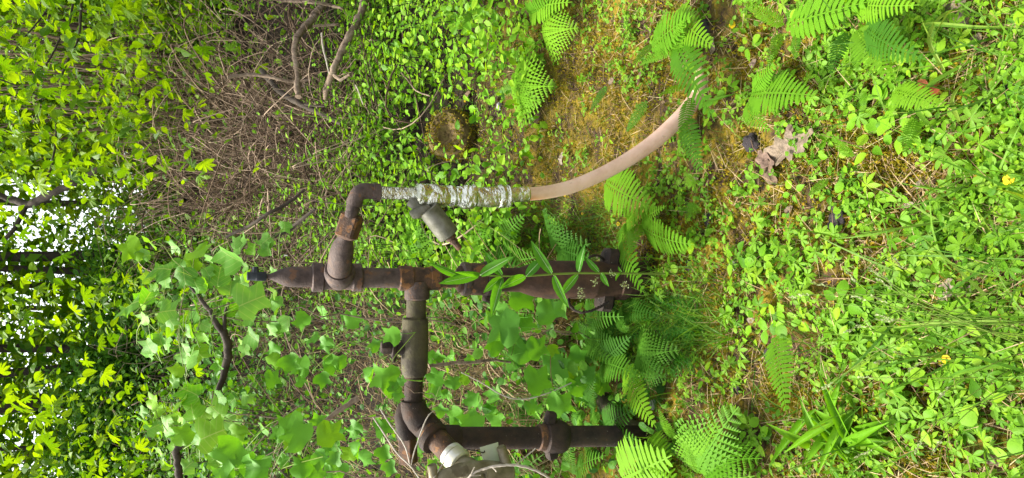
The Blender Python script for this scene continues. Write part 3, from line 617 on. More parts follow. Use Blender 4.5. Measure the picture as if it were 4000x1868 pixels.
# ------------------------------------------------------------------ labels: each thing is told by its look and its rank from a landmark of the place
LM = [((1758, 535), 'the mossy stump'), ((2940, 555), 'the round black stone'), ((3090, 590), 'the big crumpled leaf'), ((2740, 340), 'the buried end of the pink pipe'),
      ((2380, 650), 'the middle of the pink pipe'), ((1900, 770), 'the foil wrap'), ((1420, 750), 'the rusty pipe elbow'), ((980, 1080), 'the black plug on the tall riser'),
      ((2530, 1090), 'the foot of the tall riser'), ((2560, 1703), 'the foot of the second riser'), ((1915, 1775), 'the aluminium tag'), ((2150, 1706), 'the hammer union'),
      ((1530, 1360), 'the check valve plug'), ((3080, 1450), 'the long arched fern frond'), ((3284, 1656), 'the broad bladed grass clump'), ((3665, 350), 'the little red leaf'),
      ((3870, 400), 'the purple brown stone'), ((3905, 1790), 'the tan torn leaf'), ((1260, 380), 'the forked grey log'), ((1740, 900), 'the grey strainer leg'),
      ((3280, 850), 'the black crumpled stone'), ((2870, 1050), 'the pale chalky stone'), ((3740, 1130), 'the mauve torn leaf'), ((3300, 60), 'the bright double fern'), ((3750, 60), 'the brown dry leaf at the edge')]
ORD = ['nearest', 'second nearest', 'third nearest', 'fourth nearest', 'fifth nearest', 'sixth nearest', 'seventh nearest', 'eighth nearest', 'ninth nearest', 'tenth nearest', 'eleventh nearest', 'twelfth nearest', 'thirteenth nearest',
       'fourteenth nearest', 'fifteenth nearest', 'sixteenth nearest', 'seventeenth nearest', 'eighteenth nearest', 'nineteenth nearest', 'twentieth nearest'] + [w + ' nearest' for w in 'twenty-first twenty-second twenty-third twenty-fourth twenty-fifth twenty-sixth twenty-seventh twenty-eighth twenty-ninth thirtieth thirty-first thirty-second thirty-third thirty-fourth thirty-fifth'.split()]
REG = []
def reg(o, phrase, px, py): REG.append((o, phrase, px, py)); return o
def finish_labels():
    by = {}
    for o, ph, px, py in REG:
        d, l = min((math.hypot(px - a, py - b), n) for (a, b), n in LM); by.setdefault((ph, l), []).append((d, o))
    for (ph, l), v in by.items():
        v.sort(key=lambda t: t[0])
        for i, (d, o) in enumerate(v):
            o['label'] = f'{ph} {ORD[i] if i < len(ORD) else "far out from those"} to {l}' if i < len(ORD) else f'{ph} in the outer ring around {l}'
def quick(name, me, parent, M, mat=None):
    return put(name, me, mat, parent, M)
def tmesh(name, t, mat, smooth=True):
    me = mesh_np(name, t[0], t[1], smooth); me.materials.append(mat); return me
C5 = lambda x, y: (1900 + x / 1.504, 200 + y / 1.504)
C6 = lambda x, y: (2500 + x / 1.288, y / 1.288)
C7 = lambda x, y: (2500 + x / 1.288, 934 + y / 1.288)
C4 = lambda x, y: (1400 + x / 1.2425, 900 + y / 1.2425)
C3 = lambda x, y: (900 + x / 1.719, 600 + y / 1.719)
C2 = lambda x, y: (x / 1.288, 934 + y / 1.288)
C8 = lambda x, y: (900 + x / 1.719, y / 1.719)
C1 = lambda x, y: (x / 1.288, y / 1.288)
C34 = lambda x, y: (1480 + x / 2.865, 1000 + y / 2.865)
C44 = lambda x, y: (2000 + x / 4.01, 960 + y / 4.01)
def tocam(p): v = CAM - np.asarray(p); return v / np.linalg.norm(v)

# ------------------------------------------------------------------ stumps, logs, branches, twigs, stones, dry leaves
st_c = G1(1800, 537); st = thing('tree_stump', st_c, 'short round moss covered stump with a crumbling rotten top', 'stump')
mb = MB(); n = 40; prof = [(-.08, .135), (.0, .128), (.05, .124), (.10, .122), (.135, .118), (.15, .105), (.152, .08), (.138, .05), (.12, .025), (.118, .001)]
V = []
tl = Matrix.Rotation(R(44), 3, 'X')
for z, r in prof:
    for k in range(n):
        a = 2 * math.pi * k / n; rr = r * (1 + .07 * math.sin(3 * a + 1) + .05 * mnoise.noise(Vector((math.cos(a) * 3, math.sin(a) * 3, z * 20))))
        zz = z + (.012 * mnoise.noise(Vector((math.cos(a) * r * 60, math.sin(a) * r * 60, 3))) if z > .1 else 0)
        V.append(Vector(st_c) + tl @ Vector((math.cos(a) * rr, math.sin(a) * rr, zz)))
mb.add(V, [(i * n + k, i * n + (k + 1) % n, (i + 1) * n + (k + 1) % n, (i + 1) * n + k) for i in range(len(prof) - 1) for k in range(n)])
put('stump_wood', mb.mesh('stump_wood'), m_stump, st)
np_ = 1500; a = rng.uniform(0, 6.283, np_); zz = rng.uniform(0, .15, np_); top = rng.random(np_) < .35; rr = np.where(top, rng.uniform(.05, .11, np_), .124)
loc = np.stack([np.cos(a) * rr, np.sin(a) * rr, np.where(top, .148, zz)], 1); nr = np.where(top[:, None], np.array((0, 0, 1.)), np.stack([np.cos(a), np.sin(a), .3 + 0 * a], 1))
TL = np.array(tl); pw = loc @ TL.T + st_c; nw = nr @ TL.T
tag(put('moss', scatter_mesh('moss', t_chip[0], pw, nw + .5 * unit(np_), unit(np_), rng.uniform(.008, .018, np_)), m_moss, st), kind='stuff')

def branch(name, spec, mat, label, cat='branch', n=12, wob=.0, parts=()):
    """spec: (px,py,halfwidth px,Y)"""
    pts, rad = pts_px(spec, 5); fine = []; fr = []; r0 = random.Random(len(label))
    for i in range(len(pts) - 1):
        p0, p1, p2, p3 = (Vector(pts[max(i - 1, 0)]), Vector(pts[i]), Vector(pts[i + 1]), Vector(pts[min(i + 2, len(pts) - 1)]))
        for q in range(5):
            t = q / 5; v = .5 * (2 * p1 + (p2 - p0) * t + (2 * p0 - 5 * p1 + 4 * p2 - p3) * t * t + (3 * p1 - p0 - 3 * p2 + p3) * t ** 3)
            rr = rad[i] * (1 - t) + rad[i + 1] * t; fine.append(v + Vector((r0.uniform(-1, 1), r0.uniform(-1, 1), r0.uniform(-1, 1))) * rr * .25); fr.append(rr * r0.uniform(.88, 1.14))
    fine.append(Vector(pts[-1])); fr.append(rad[-1])
    root = thing(name, pts[0], label, cat); m = MB().tube(fine, fr, n); put('limb', m.mesh('limb'), mat, root)
    for j, sp in enumerate(parts):
        p2, r2 = pts_px(sp, 5); put('side_twig', MB().tube(p2, r2, 6).mesh('side_twig'), mat, root)
    return root
def b8(l): return [(*C8(x, y), w, Y) for x, y, w, Y in l]
branch('fallen_log', b8([(675, -40, 15, 5.3), (600, 60, 15, 5.2), (540, 140, 15, 5.1), (470, 220, 13, 5.0), (430, 310, 12, 4.95), (440, 420, 11, 4.9), (452, 520, 12, 4.85), (455, 650, 13, 4.8)]), m_wood, 'crooked dead log with peeled patches standing in the thicket, thickest of the logs')
branch('forked_log', b8([(910, -20, 15, 4.6), (870, 100, 15, 4.55), (800, 240, 15, 4.5), (735, 370, 14, 4.5), (690, 480, 13, 4.5), (650, 590, 11, 4.55), (640, 660, 10, 4.6)]), m_wood, 'forked grey log leaning in front of the crooked peeled log', parts=[b8([(690, 500, 8, 4.5), (740, 540, 7, 4.45), (800, 500, 5, 4.4)])])
branch('fallen_log', b8([(205, 470, 9, 5.2), (260, 540, 11, 5.1), (330, 610, 11, 5.0), (420, 670, 12, 4.9), (520, 720, 11, 4.8), (640, 780, 10, 4.7), (745, 830, 9, 4.6)]), m_bark, 'dark slanting log at the foot of the brown vine mound', parts=[b8([(500, 700, 5, 4.8), (560, 712, 4, 4.75), (635, 715, 3, 4.7)])])
branch('dead_branch', b8([(285, -10, 6, 5.0), (400, 10, 6, 5.0), (560, 15, 7, 4.9), (690, 40, 6, 4.9), (760, 60, 4, 4.8)]), m_wood, 'grey dead branch crossing above the crooked log')
branch('dead_branch', b8([(-20, 520, 6, 5.0), (110, 500, 7, 5.0), (230, 510, 7, 4.95), (340, 535, 6, 4.9), (440, 548, 6, 4.9), (545, 535, 4, 4.8)]), m_wood, 'pale dead branch lying across the vine mound and the crooked log', parts=[b8([(430, 548, 5, 4.9), (440, 600, 4, 4.85), (500, 575, 3, 4.8)])])
branch('dead_branch', b8([(613, 220, 4, 4.7), (625, 330, 4, 4.7), (645, 410, 3.5, 4.7), (662, 500, 2.5, 4.7)]), m_pale, 'thin bleached broken branch hanging beside the forked log')
branch('dead_branch', b8([(555, 175, 5, 4.8), (640, 170, 5, 4.8), (725, 165, 5, 4.8)]), m_wood, 'short grey branch stub bridging the two logs')
branch('dead_branch', b8([(840, 570, 2, 4.2), (862, 620, 2.2, 4.2), (890, 700, 1.8, 4.2)]), m_pale, 'thin white twig above the leafy bank near the forked log', 'twig')
branch('dead_branch', b8([(1145, 485, 2.5, 3.9), (1200, 550, 3, 3.9), (1250, 610, 3, 3.85), (1340, 645, 2.5, 3.8)]), m_wood, 'short lichen spotted stick beside the mossy stump', 'twig')
c62 = lambda l, Y0: [((1500 + x / 3.668), (1540 + y / 3.668), w, Y) for x, y, w, Y in l]
branch('dry_twig', c62([(1190, 1215, 4, 1.9), (1290, 1130, 4.5, 1.89), (1420, 1075, 5, 1.88), (1560, 1040, 5, 1.87), (1720, 1020, 5.2, 1.86), (1900, 1018, 5, 1.86), (2060, 1050, 5, 1.86), (2250, 1130, 4.6, 1.86), (2420, 1230, 4, 1.87)], 0), m_pale, 'bleached white twig arching in front of the olive brass valve', 'twig',
       parts=[c62([(1250, 1150, 3, 1.89), (1275, 1090, 3, 1.89), (1300, 1045, 2.5, 1.89)], 0), c62([(1550, 1045, 3, 1.87), (1590, 1080, 3, 1.87), (1612, 1110, 3, 1.87)], 0), c62([(1245, 1165, 2.5, 1.89), (1320, 1168, 2.5, 1.89), (1390, 1160, 2.5, 1.89)], 0)])
branch('dry_twig', c62([(-160, 330, 2.5, 1.98), (-20, 530, 3, 1.98), (90, 700, 3, 1.98), (200, 860, 3, 1.97), (330, 980, 3, 1.96), (420, 1080, 3, 1.95), (520, 1230, 3, 1.95)], 0), m_pale, 'straight pale twig crossing in front of the square plug', 'twig')
branch('dry_twig', c62([(-60, 200, 2.5, 2.0), (20, 330, 2.5, 2.0), (150, 520, 3, 2.0), (250, 660, 2.6, 1.99), (320, 800, 2.4, 1.98), (370, 1000, 2.2, 1.98)], 0), m_pale, 'bent tan twig running down over the dark back elbow', 'twig')
branch('dry_twig', c62([(730, 235, 1.8, 2.0), (650, 290, 2.4, 1.99), (570, 440, 2.6, 1.99), (500, 640, 2.8, 1.99), (430, 840, 2.8, 1.98), (390, 1020, 2.4, 1.98)], 0), m_pale, 'long tan twig slanting across the rusty cross fitting', 'twig')
branch('dry_twig', c62([(860, 975, 2.6, 1.95), (790, 1080, 3, 1.94), (700, 1220, 3, 1.93)], 0), m_pale, 'short pale twig against the pale pipe collar', 'twig')
branch('dry_twig', c62([(2170, 780, 2, 1.96), (2050, 880, 2.4, 1.96), (1900, 1000, 2.4, 1.95), (1820, 1080, 2, 1.95)], 0), m_pale, 'short pale twig leaning under the hammer union', 'twig')
branch('dry_twig', [(*C4(340, 660), 7, 2.35), (*C4(450, 645), 7, 2.35), (*C4(560, 640), 6, 2.35), (*C4(650, 630), 5, 2.35), (*C4(740, 640), 4, 2.35)], m_wood, 'grey brown stick crossing behind the cross arm towards the tulip leaves', 'twig')
branch('dry_twig', [(*C4(500, 690), 2, 2.3), (*C4(600, 740), 2.4, 2.3), (*C4(700, 800), 2.6, 2.3), (*C4(800, 820), 2.6, 2.3), (*C4(920, 790), 2.4, 2.28), (*C4(1035, 740), 2, 2.27)], m_pale, 'long pale curved vine tip among the tulip leaves', 'twig')
# dark living limbs of the tulip saplings
LIMB = {}
branch('crooked_limb', [(*C2(955, 235), 5, 2.9), (*C2(1000, 290), 7, 2.9), (*C2(1060, 370), 9, 2.85), (*C2(1090, 430), 11, 2.8), (*C2(1130, 480), 15, 2.8), (*C2(1150, 560), 16, 2.8), (*C2(1130, 660), 14, 2.8), (*C2(1060, 880), 12, 2.75)], m_bark, 'thick dark crooked limb under the pale tulip leaves', parts=[[(*C2(1130, 480), 8, 2.8), (*C2(1130, 380), 7, 2.78), (*C2(1150, 320), 6, 2.76)]])
branch('crooked_limb', [(*C2(1000, 985), 9, 2.6), (*C2(940, 1020), 12, 2.6), (*C2(885, 1065), 13, 2.6), (*C2(890, 1110), 13, 2.6), (*C2(905, 1215), 15, 2.6)], m_bark, 'knobbly cut brown limb entering at the edge below the tulip leaves')
branch('crooked_limb', [(*C3(-30, 560), 6, 2.9), (*C3(120, 490), 6, 2.85), (*C3(260, 400), 7, 2.8), (*C3(380, 340), 6, 2.8), (*C3(500, 240), 5, 2.8)], m_bark, 'dark forked limb slanting behind the tall riser top', parts=[[(*C3(290, 560), 9, 2.9), (*C3(400, 510), 10, 2.9), (*C3(470, 450), 9, 2.85), (*C3(570, 370), 6, 2.8)]])
branch('crooked_limb', [(1180, 1690, 8, 2.6), (1260, 1650, 9, 2.6), (1330, 1600, 10, 2.6), (1400, 1555, 11, 2.6)], m_wood, 'brown bare limb between the tulip leaves and the check valve')

def stone(px, py, rpx, label, mat, sq=.6, seed=1, name='stone', cat='stone'):
    import bmesh
    c = G1(px, py); r = rpx * mpp(c); bm = bmesh.new(); bmesh.ops.create_icosphere(bm, subdivisions=4, radius=1.0)
    for v in bm.verts:
        d = v.co.normalized(); k = 1 + .35 * mnoise.noise(d * 1.3 + Vector((seed * 5, 0, 0))) + .22 * abs(mnoise.noise(d * 3.1 + Vector((0, seed, 0)))) + .1 * mnoise.noise(d * 8)
        v.co = Vector((d.x * k, d.y * k * .9, d.z * k * sq))
    me = bpy.data.meshes.new(name); bm.to_mesh(me); bm.free(); me.polygons.foreach_set('use_smooth', [True] * len(me.polygons))
    o = put(name, me, mat, None, Matrix.Translation(c + np.array((0, 0, r * sq * .55))) @ Matrix.Rotation(seed, 4, 'Z') @ Matrix.Scale(r, 4)); tag(o, label, cat); return o
stone(2946, 560, 38, 'round black wrinkled stone beside the big crumpled leaf', m_stone, .6, 1)
stone(3278, 862, 42, 'black crumpled stone half under the grass', m_stone, .5, 2)
stone(3262, 815, 20, 'small dark stone touching the black crumpled stone', m_stone, .6, 8)
stone(3950, 365, 44, 'larger purple brown stone under grass blades', m_stone, .45, 3)
stone(3860, 410, 34, 'rough purple brown stone beside the larger one', m_stone, .5, 4)
m_chalk = surf('chalky_stone', [(.16, .15, .15), (.3, .29, .29), (.42, .4, .4)], 40, .85, bump=.9, bscale=70)
stone(2872, 1035, 22, 'pale chalky stone under round green leaves', m_chalk, .6, 5)
stone(2560, 1580, 20, 'pale grey broken stone near the second riser foot', m_chalk, .7, 6)
stone(2615, 950, 12, 'small white bleached stone between the ferns', m_chalk, .7, 7)
stone(1955, 415, 14, 'small grey white stone above the mossy stump', m_chalk, .7, 9)
stone(2770, 855, 26, 'mauve grey stone below the pink pipe', m_stone, .4, 10)
stone(2760, 130, 44, 'dark stone beside the pipe at the fern tips', m_stone, .5, 12)
stone(3550, 395, 30, 'dark purple stone near the little red leaf', m_stone, .4, 13)
stone(2700, 1040, 24, 'brown black stone in the moss past the tall riser', m_stone, .4, 14)
stone(3010, 1390, 30, 'black wet stone behind the long arched frond', m_stone, .4, 15)
stone(2880, 1510, 26, 'brown stone hidden in grass beside the long arched frond', m_stone, .4, 16)

def crumpled(px, py, outline, ang, Lpx, mat, seed=0, amp=.25, lift=.015, res=22):
    """a dry leaf: a grid clipped to an outline in polar form, crumpled"""
    c = G1(px, py); L = Lpx * mpp(c); V = [(0, 0, 0)]; T = []; nr = 7; na = res * 2; ro = Vector((seed * 7.3, 0, 0))
    for j in range(1, nr + 1):
        for k in range(na):
            a = 2 * math.pi * k / na; rr = outline(a) * j / nr; x, y = rr * math.cos(a), rr * math.sin(a)
            z = amp * (mnoise.noise(Vector((x * 2.2, y * 2.2, 0)) + ro) + .5 * mnoise.noise(Vector((x * 6, y * 6, 0)) + ro)) + .12 * abs(y) * 2
            V.append((x, y, z))
    for k in range(na): T.append((0, 1 + k, 1 + (k + 1) % na))
    for j in range(nr - 1):
        for k in range(na):
            a, b = 1 + j * na + k, 1 + j * na + (k + 1) % na; T += [(a, a + na, b + na), (a, b + na, b)]
    W = np.array(V) * L; ca, sa_ = math.cos(ang), math.sin(ang)
    # picture right = towards the camera (-y), picture up = +x
    X = W[:, 0] * ca - W[:, 1] * sa_; Yy = W[:, 0] * sa_ + W[:, 1] * ca
    Q = np.stack([c[0] + Yy, c[1] - X * 1.25, c[2] + lift + W[:, 2]], 1); return mesh_np('dry_leaf', Q, np.array(T), True)
ell = lambda a, w=.4, l=.5: 1 / math.sqrt((math.cos(a) / l) ** 2 + (math.sin(a) / w) ** 2)
lobed = lambda a: ell(a, .2, .52) * (1 + .3 * math.sin(7 * a + .5) * abs(math.sin(a)) + .08 * math.sin(17 * a))
big = thing('crumpled_leaf', G1(3090, 590), 'big pale crumpled lobed leaf lying by the black stone', 'dry leaf')
put('blade', crumpled(3105, 578, lobed, R(20), 225, m_dry, 1, .12, .02), m_dry, big)
put('lobe', crumpled(3025, 672, lambda a: ell(a, .24, .5), R(-70), 115, m_dry, 2, .12, .015), m_dry, big)
put('lobe', crumpled(3018, 625, lambda a: ell(a, .3, .5) * (1 + .15 * math.sin(5 * a)), R(-40), 90, m_dry, 3, .2, .025), m_dry, big)
put('lobe', crumpled(3108, 525, lambda a: ell(a, .2, .5), R(-80), 80, m_dry, 4, .15, .015), m_dry, big)
put('leaf_stalk', MB().tube([G1(3000, 612) + (0, 0, .02), G1(2980, 580) + (0, 0, .03), G1(2965, 550) + (0, 0, .025)], .0017, 5).mesh('leaf_stalk'), m_dry, big)
for i, (x, y, L, an, lab) in enumerate([(3735, 35, 110, 20, 'brown dry leaf with a pale ridge at the edge beyond the red leaf'), (3790, 75, 90, -30, 'reddish brown dry leaf tucked beside the ridged one'), (3720, 1130, 100, 60, 'mauve torn leaf under the grass stems'), (3790, 1135, 80, 30, 'grey curled leaf beside the mauve torn leaf'),
    (3900, 1790, 75, 10, 'tan torn leaf lying at the far corner'), (3830, 160, 60, 40, 'dull mauve leaf in the blades near the purple stones'), (2510, 305, 55, 70, 'pale tan leaf scrap above the pink pipe'), (2400, 320, 36, 20, 'whitish leaf scrap beside the pale tan one'), (2460, 310, 45, 0, 'dark brown leaf between the two pale scraps'),
    (2205, 620, 50, 75, 'narrow grey leaf sliver lying in the moss by the pink pipe'), (2960, 250, 40, 60, 'brown pink leaf piece near the buried pipe end'), (1835, 375, 60, 10, 'orange brown flat leaf above the mossy stump'), (2730, 700, 40, 0, 'dark red brown leaf beneath the fern tips'), (3100, 820, 40, 30, 'small brown leaf between two stems below the crumpled leaf'),
    (3650, 500, 26, 20, 'small orange leaf near the pale green frond'), (2350, 1010, 30, -30, 'pale yellow leaf chip at the casing'), (2040, 1030, 40, 20, 'pinkish bark flake above the casing'), (3570, 800, 40, 10, 'grey brown leaf in the tall grass'), (3610, 720, 40, 70, 'dark mauve leaf below the grass stems'), (2950, 1250, 36, 10, 'small tan leaf amid round leaves'),
    (3860, 1360, 40, 20, 'brown leaf under broad grass near the corner'), (2800, 180, 70, 80, 'brown curled leaf at the pipe end')]):
    o = put('dry_leaf', crumpled(x, y, [lobed, lambda a: ell(a, .32, .5) * (1 + .1 * math.sin(5 * a + i)), lambda a: ell(a, .26, .5)][i % 3], R(an), L, m_dry, 10 + i, .16, .014, 12), m_dry); tag(o, lab, 'dry leaf')

# ------------------------------------------------------------------ ferns
FM = [tmesh('frond', frond_t(17, .155, .07, seed=1, slim=.64), m_fern), tmesh('frond', frond_t(19, .15, .12, seed=2, slim=.64, curl=-.08), m_fern), tmesh('frond', frond_t(14, .17, .04, seed=3, slim=.64), m_fern), tmesh('frond', frond_t(17, .15, .1, seed=4, curl=.12, slim=.64), m_fern)]
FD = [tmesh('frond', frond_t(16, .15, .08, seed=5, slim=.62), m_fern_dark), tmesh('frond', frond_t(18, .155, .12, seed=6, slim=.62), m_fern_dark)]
FL = [tmesh('frond', lacy_t(13, .3, .08, seed=1), m_fern), tmesh('frond', lacy_t(12, .34, .05, seed=2), m_fern)]
FLD = [tmesh('frond', lacy_t(13, .3, .08, seed=3), m_fern_dark)]
FMS = {'b': FM, 'd': FD, 'l': FL, 'k': FLD}
fcount = 0; r1 = random.Random(5)
def fern(label, fronds, base=None, group='ferns growing round the wellhead'):
    """fronds: (base px, tip px, width factor, kind, tip height)"""
    global fcount
    root = None
    for (b, t, wf, kd, h) in fronds:
        pb = G1(*b) + (0, 0, .035 + .3 * h); pt = PZ(t[0], t[1], pb[2] + h)
        gz = terrain(pt[0], pt[1])
        if pt[2] < gz + .02: pt = G1(t[0], t[1], .03)
        if root is None: root = thing('fern', G1(*b), label, 'fern', group)
        d = pt - pb; L = float(np.linalg.norm(d)); nr = tocam(pb) + np.array((r1.uniform(-.35, .35), 0, r1.uniform(.2, .7)))
        ms = FMS[kd]; fcount += 1
        put('frond', ms[fcount % len(ms)], None, root, mat4(pb, d, nr, L, L * wf * .95))
    g = G1(*fronds[0][0]); b0, t0 = fronds[0][0], fronds[0][1]
    return root
fern('bright double fern with two wide fronds meeting at a point', [(C6(830, 140), C6(530, 0), 1.15, 'b', .1), (C6(830, 140), C6(1150, 5), .95, 'b', .06)])
fern('bright fern hanging over the buried end of the pink pipe', [(C6(265, 225), C6(415, 525), 1.0, 'b', .07), (C6(270, 270), C6(215, 105), .9, 'b', .08), (C6(270, 260), C6(-10, 315), .9, 'b', .07)])
fern('yellow green fern with two short fronds touching the pink pipe', [(C6(295, 440), C6(100, 475), 1.0, 'b', .07), (C6(330, 500), C6(228, 705), 1.0, 'b', .06), (C6(300, 600), C6(308, 870), 1.1, 'd', .04)])
fern('two curled bright fronds between the big double fern and the buried pipe', [(C6(800, 180), C6(625, 350), .9, 'b', .06), (C6(880, 170), C6(780, 300), .9, 'b', .05)])
fern('pale narrow frond pointing across the moss', [(C6(970, 240), C6(825, 265), .9, 'b', .03)])
fern('deep green fern frond with scalloped edges near the top', [(C6(1140, 180), C6(955, 375), 1.1, 'd', .07)])
fern('wide glossy fern with three overlapping fronds', [(C6(1195, 160), C6(1230, 430), 1.25, 'b', .05), (C6(1190, 210), C6(1090, 360), .9, 'b', .05), (C6(1240, 150), C6(1415, 300), 1.15, 'd', .07)])
fern('fern with a fanned frond beside a toothed leaf', [(C6(650, 485), C6(865, 475), 1.3, 'b', .07), (C6(630, 520), C6(625, 685), 1.2, 'b', .06), (C6(660, 470), C6(680, 330), .9, 'b', .07)])
fern('small bright frond arching beside the big crumpled leaf', [(C6(1170, 790), C6(945, 690), 1.1, 'b', .06)])
fern('short scalloped frond under the crumpled leaf tail', [(C6(1030, 905), C6(845, 985), 1.3, 'b', .04)])
fern('small pale frond below the little red leaf', [(C6(1370, 465), C6(1525, 570), 1.2, 'b', .04)])
fern('loose pale frond standing in the tall grass', [(C6(1490, 610), C6(1330, 775), 1.1, 'b', .06)])
fern('long arched scalloped frond alone on the bank', [(C7(775, 490), C7(790, 845), 1.2, 'b', .07)])
fern('slender upright frond overlapping the second riser foot pipe', [(C7(10, 640), C7(70, 945), 1.0, 'b', .08)])
fern('narrow dark frond just past the second riser foot', [(C7(250, 1000), C7(105, 855), 1.0, 'b', .06)])
fern('broad frond by the lower edge near the second riser', [(C7(-5, 1200), C7(148, 1095), 1.5, 'b', .08), (C7(110, 1010), C7(220, 1170), 1.3, 'b', .06)])
fern('lacy twice cut fern clump brighter than its neighbours', [(C7(400, 1160), C7(475, 860), 1.0, 'l', .12), (C7(400, 1150), C7(255, 930), 1.0, 'l', .1), (C7(420, 1150), C7(590, 1095), 1.1, 'l', .08), (C7(380, 1170), C7(235, 1050), 1.0, 'l', .08), (C7(400, 1180), C7(560, 1200), 1.0, 'l', .06), (C7(380, 1190), C7(250, 1240), 1.0, 'l', .06), (C7(400, 1120), C7(380, 940), .9, 'l', .12)])
fern('toothed frond between the tall riser and the pebbled moss', [(C7(-10, -60), C7(40, 215), 1.1, 'b', .08), (C7(-5, -70), C7(-110, 20), 1.0, 'b', .08), (C7(0, -60), C7(60, -130), .9, 'b', .06)])
fern('feathery fern beside the foil wrap tip', [(C5(220, 215), C5(40, 262), 1.0, 'l', .06), (C5(200, 220), C5(375, 205), 1.0, 'l', .05), (C5(210, 220), C5(300, 300), .9, 'l', .05), (C5(210, 215), C5(120, 160), .9, 'l', .05)])
fern('grey green narrow frond above the middle of the pink pipe', [(C5(775, 215), C5(610, 350), 1.0, 'd', .04)])
fern('dark frond half hidden above the pink pipe', [(C5(1010, 300), C5(820, 480), 1.0, 'd', .03)])
fern('large frond spreading under the pink pipe', [(C5(785, 770), C5(985, 930), 1.25, 'b', .07), (C5(800, 760), C5(740, 700), .9, 'b', .04)])
fern('leafy fern with three fronds below the large spreading frond', [(C5(960, 1000), C5(800, 920), 1.1, 'b', .07), (C5(980, 1020), C5(870, 1200), 1.2, 'b', .07), (C5(1010, 1040), C5(1205, 1145), 1.1, 'b', .06), (C5(1000, 1010), C5(1040, 940), .9, 'b', .06)])
fern('small bright frond near the dark red leaf', [(C5(1310, 890), C5(1170, 1005), 1.2, 'l', .04), (C5(1300, 800), C5(1160, 690), 1.0, 'l', .04)])
fern('lacy bright fern below the grey strainer leg', [(C4(300, 105), C4(165, 185), 1.0, 'l', .1), (C4(270, 100), C4(290, 20), .9, 'l', .1), (C4(300, 100), C4(215, 40), 1.0, 'l', .12), (C4(310, 100), C4(350, 50), .9, 'l', .08)])
fern('bright lacy fern between the strainer stem and the casing', [(C4(520, 60), C4(470, 170), 1.0, 'k', .08), (C4(540, 60), C4(600, 150), 1.0, 'l', .08), (C4(530, 70), C4(400, 150), 1.0, 'k', .08), (C4(560, 60), C4(640, 20), 1.0, 'l', .06)])
fern('small frond resting at the second riser collar', [(C4(1140, 960), C4(1050, 855), 1.1, 'd', .07), (C4(1150, 960), C4(1085, 930), 1.1, 'b', .06)])
fern('dark fern frond below the hammer union', [(C4(1100, 1170), C4(1030, 1050), 1.1, 'd', .08), (C4(1120, 1180), C4(1180, 1090), 1.0, 'd', .06), (C4(1090, 1190), C4(950, 1150), 1.1, 'd', .07)])
fern('arched frond below the second riser foot', [(C4(1500, 1190), C4(1375, 1165), 1.2, 'b', .07), (C4(1440, 1200), C4(1490, 1095), 1.0, 'b', .05)])
fern('small fern at the casing side under the lance leaves', [(C4(770, 400), C4(600, 350), .9, 'b', .1), (C4(780, 380), C4(700, 320), .8, 'd', .1)])
fern('wide fern at the edge above the foil wrap', [(C8(1720, 0), C8(1545, 215), 1.1, 'b', .08), (C8(1720, 60), C8(1640, -20), 1.0, 'b', .1)])
fern('fern at the top edge before the bright double fern', [((2110, 60), (2160, -20), 1.0, 'b', .05), ((2110, 50), (2220, 5), 1.0, 'b', .04), ((2150, 130), (2250, 110), 1.0, 'l', .03)])
fern('fern of three fronds between the top edge and the pale leaf scrap', [((2610, 190), (2700, 60), 1.1, 'b', .08), ((2600, 180), (2480, 260), 1.1, 'b', .06), ((2700, 60), (2780, 180), 1.1, 'b', .06)])
fern('feathery fern at the far upper edge near the grass blades', [((3420, 20), (3560, 60), 1.1, 'b', .06), ((3410, 20), (3300, -10), 1.0, 'b', .06)])
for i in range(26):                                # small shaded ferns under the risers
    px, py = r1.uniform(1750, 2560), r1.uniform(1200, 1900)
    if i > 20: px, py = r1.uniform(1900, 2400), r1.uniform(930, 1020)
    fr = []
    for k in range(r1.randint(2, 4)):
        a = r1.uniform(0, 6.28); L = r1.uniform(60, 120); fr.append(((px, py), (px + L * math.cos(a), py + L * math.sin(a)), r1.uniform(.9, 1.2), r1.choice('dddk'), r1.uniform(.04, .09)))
    reg(fern(None, fr), f'small dark fern of {len(fr)} fronds'.replace('of 2', 'of two').replace('of 3', 'of three').replace('of 4', 'of four'), px, py)

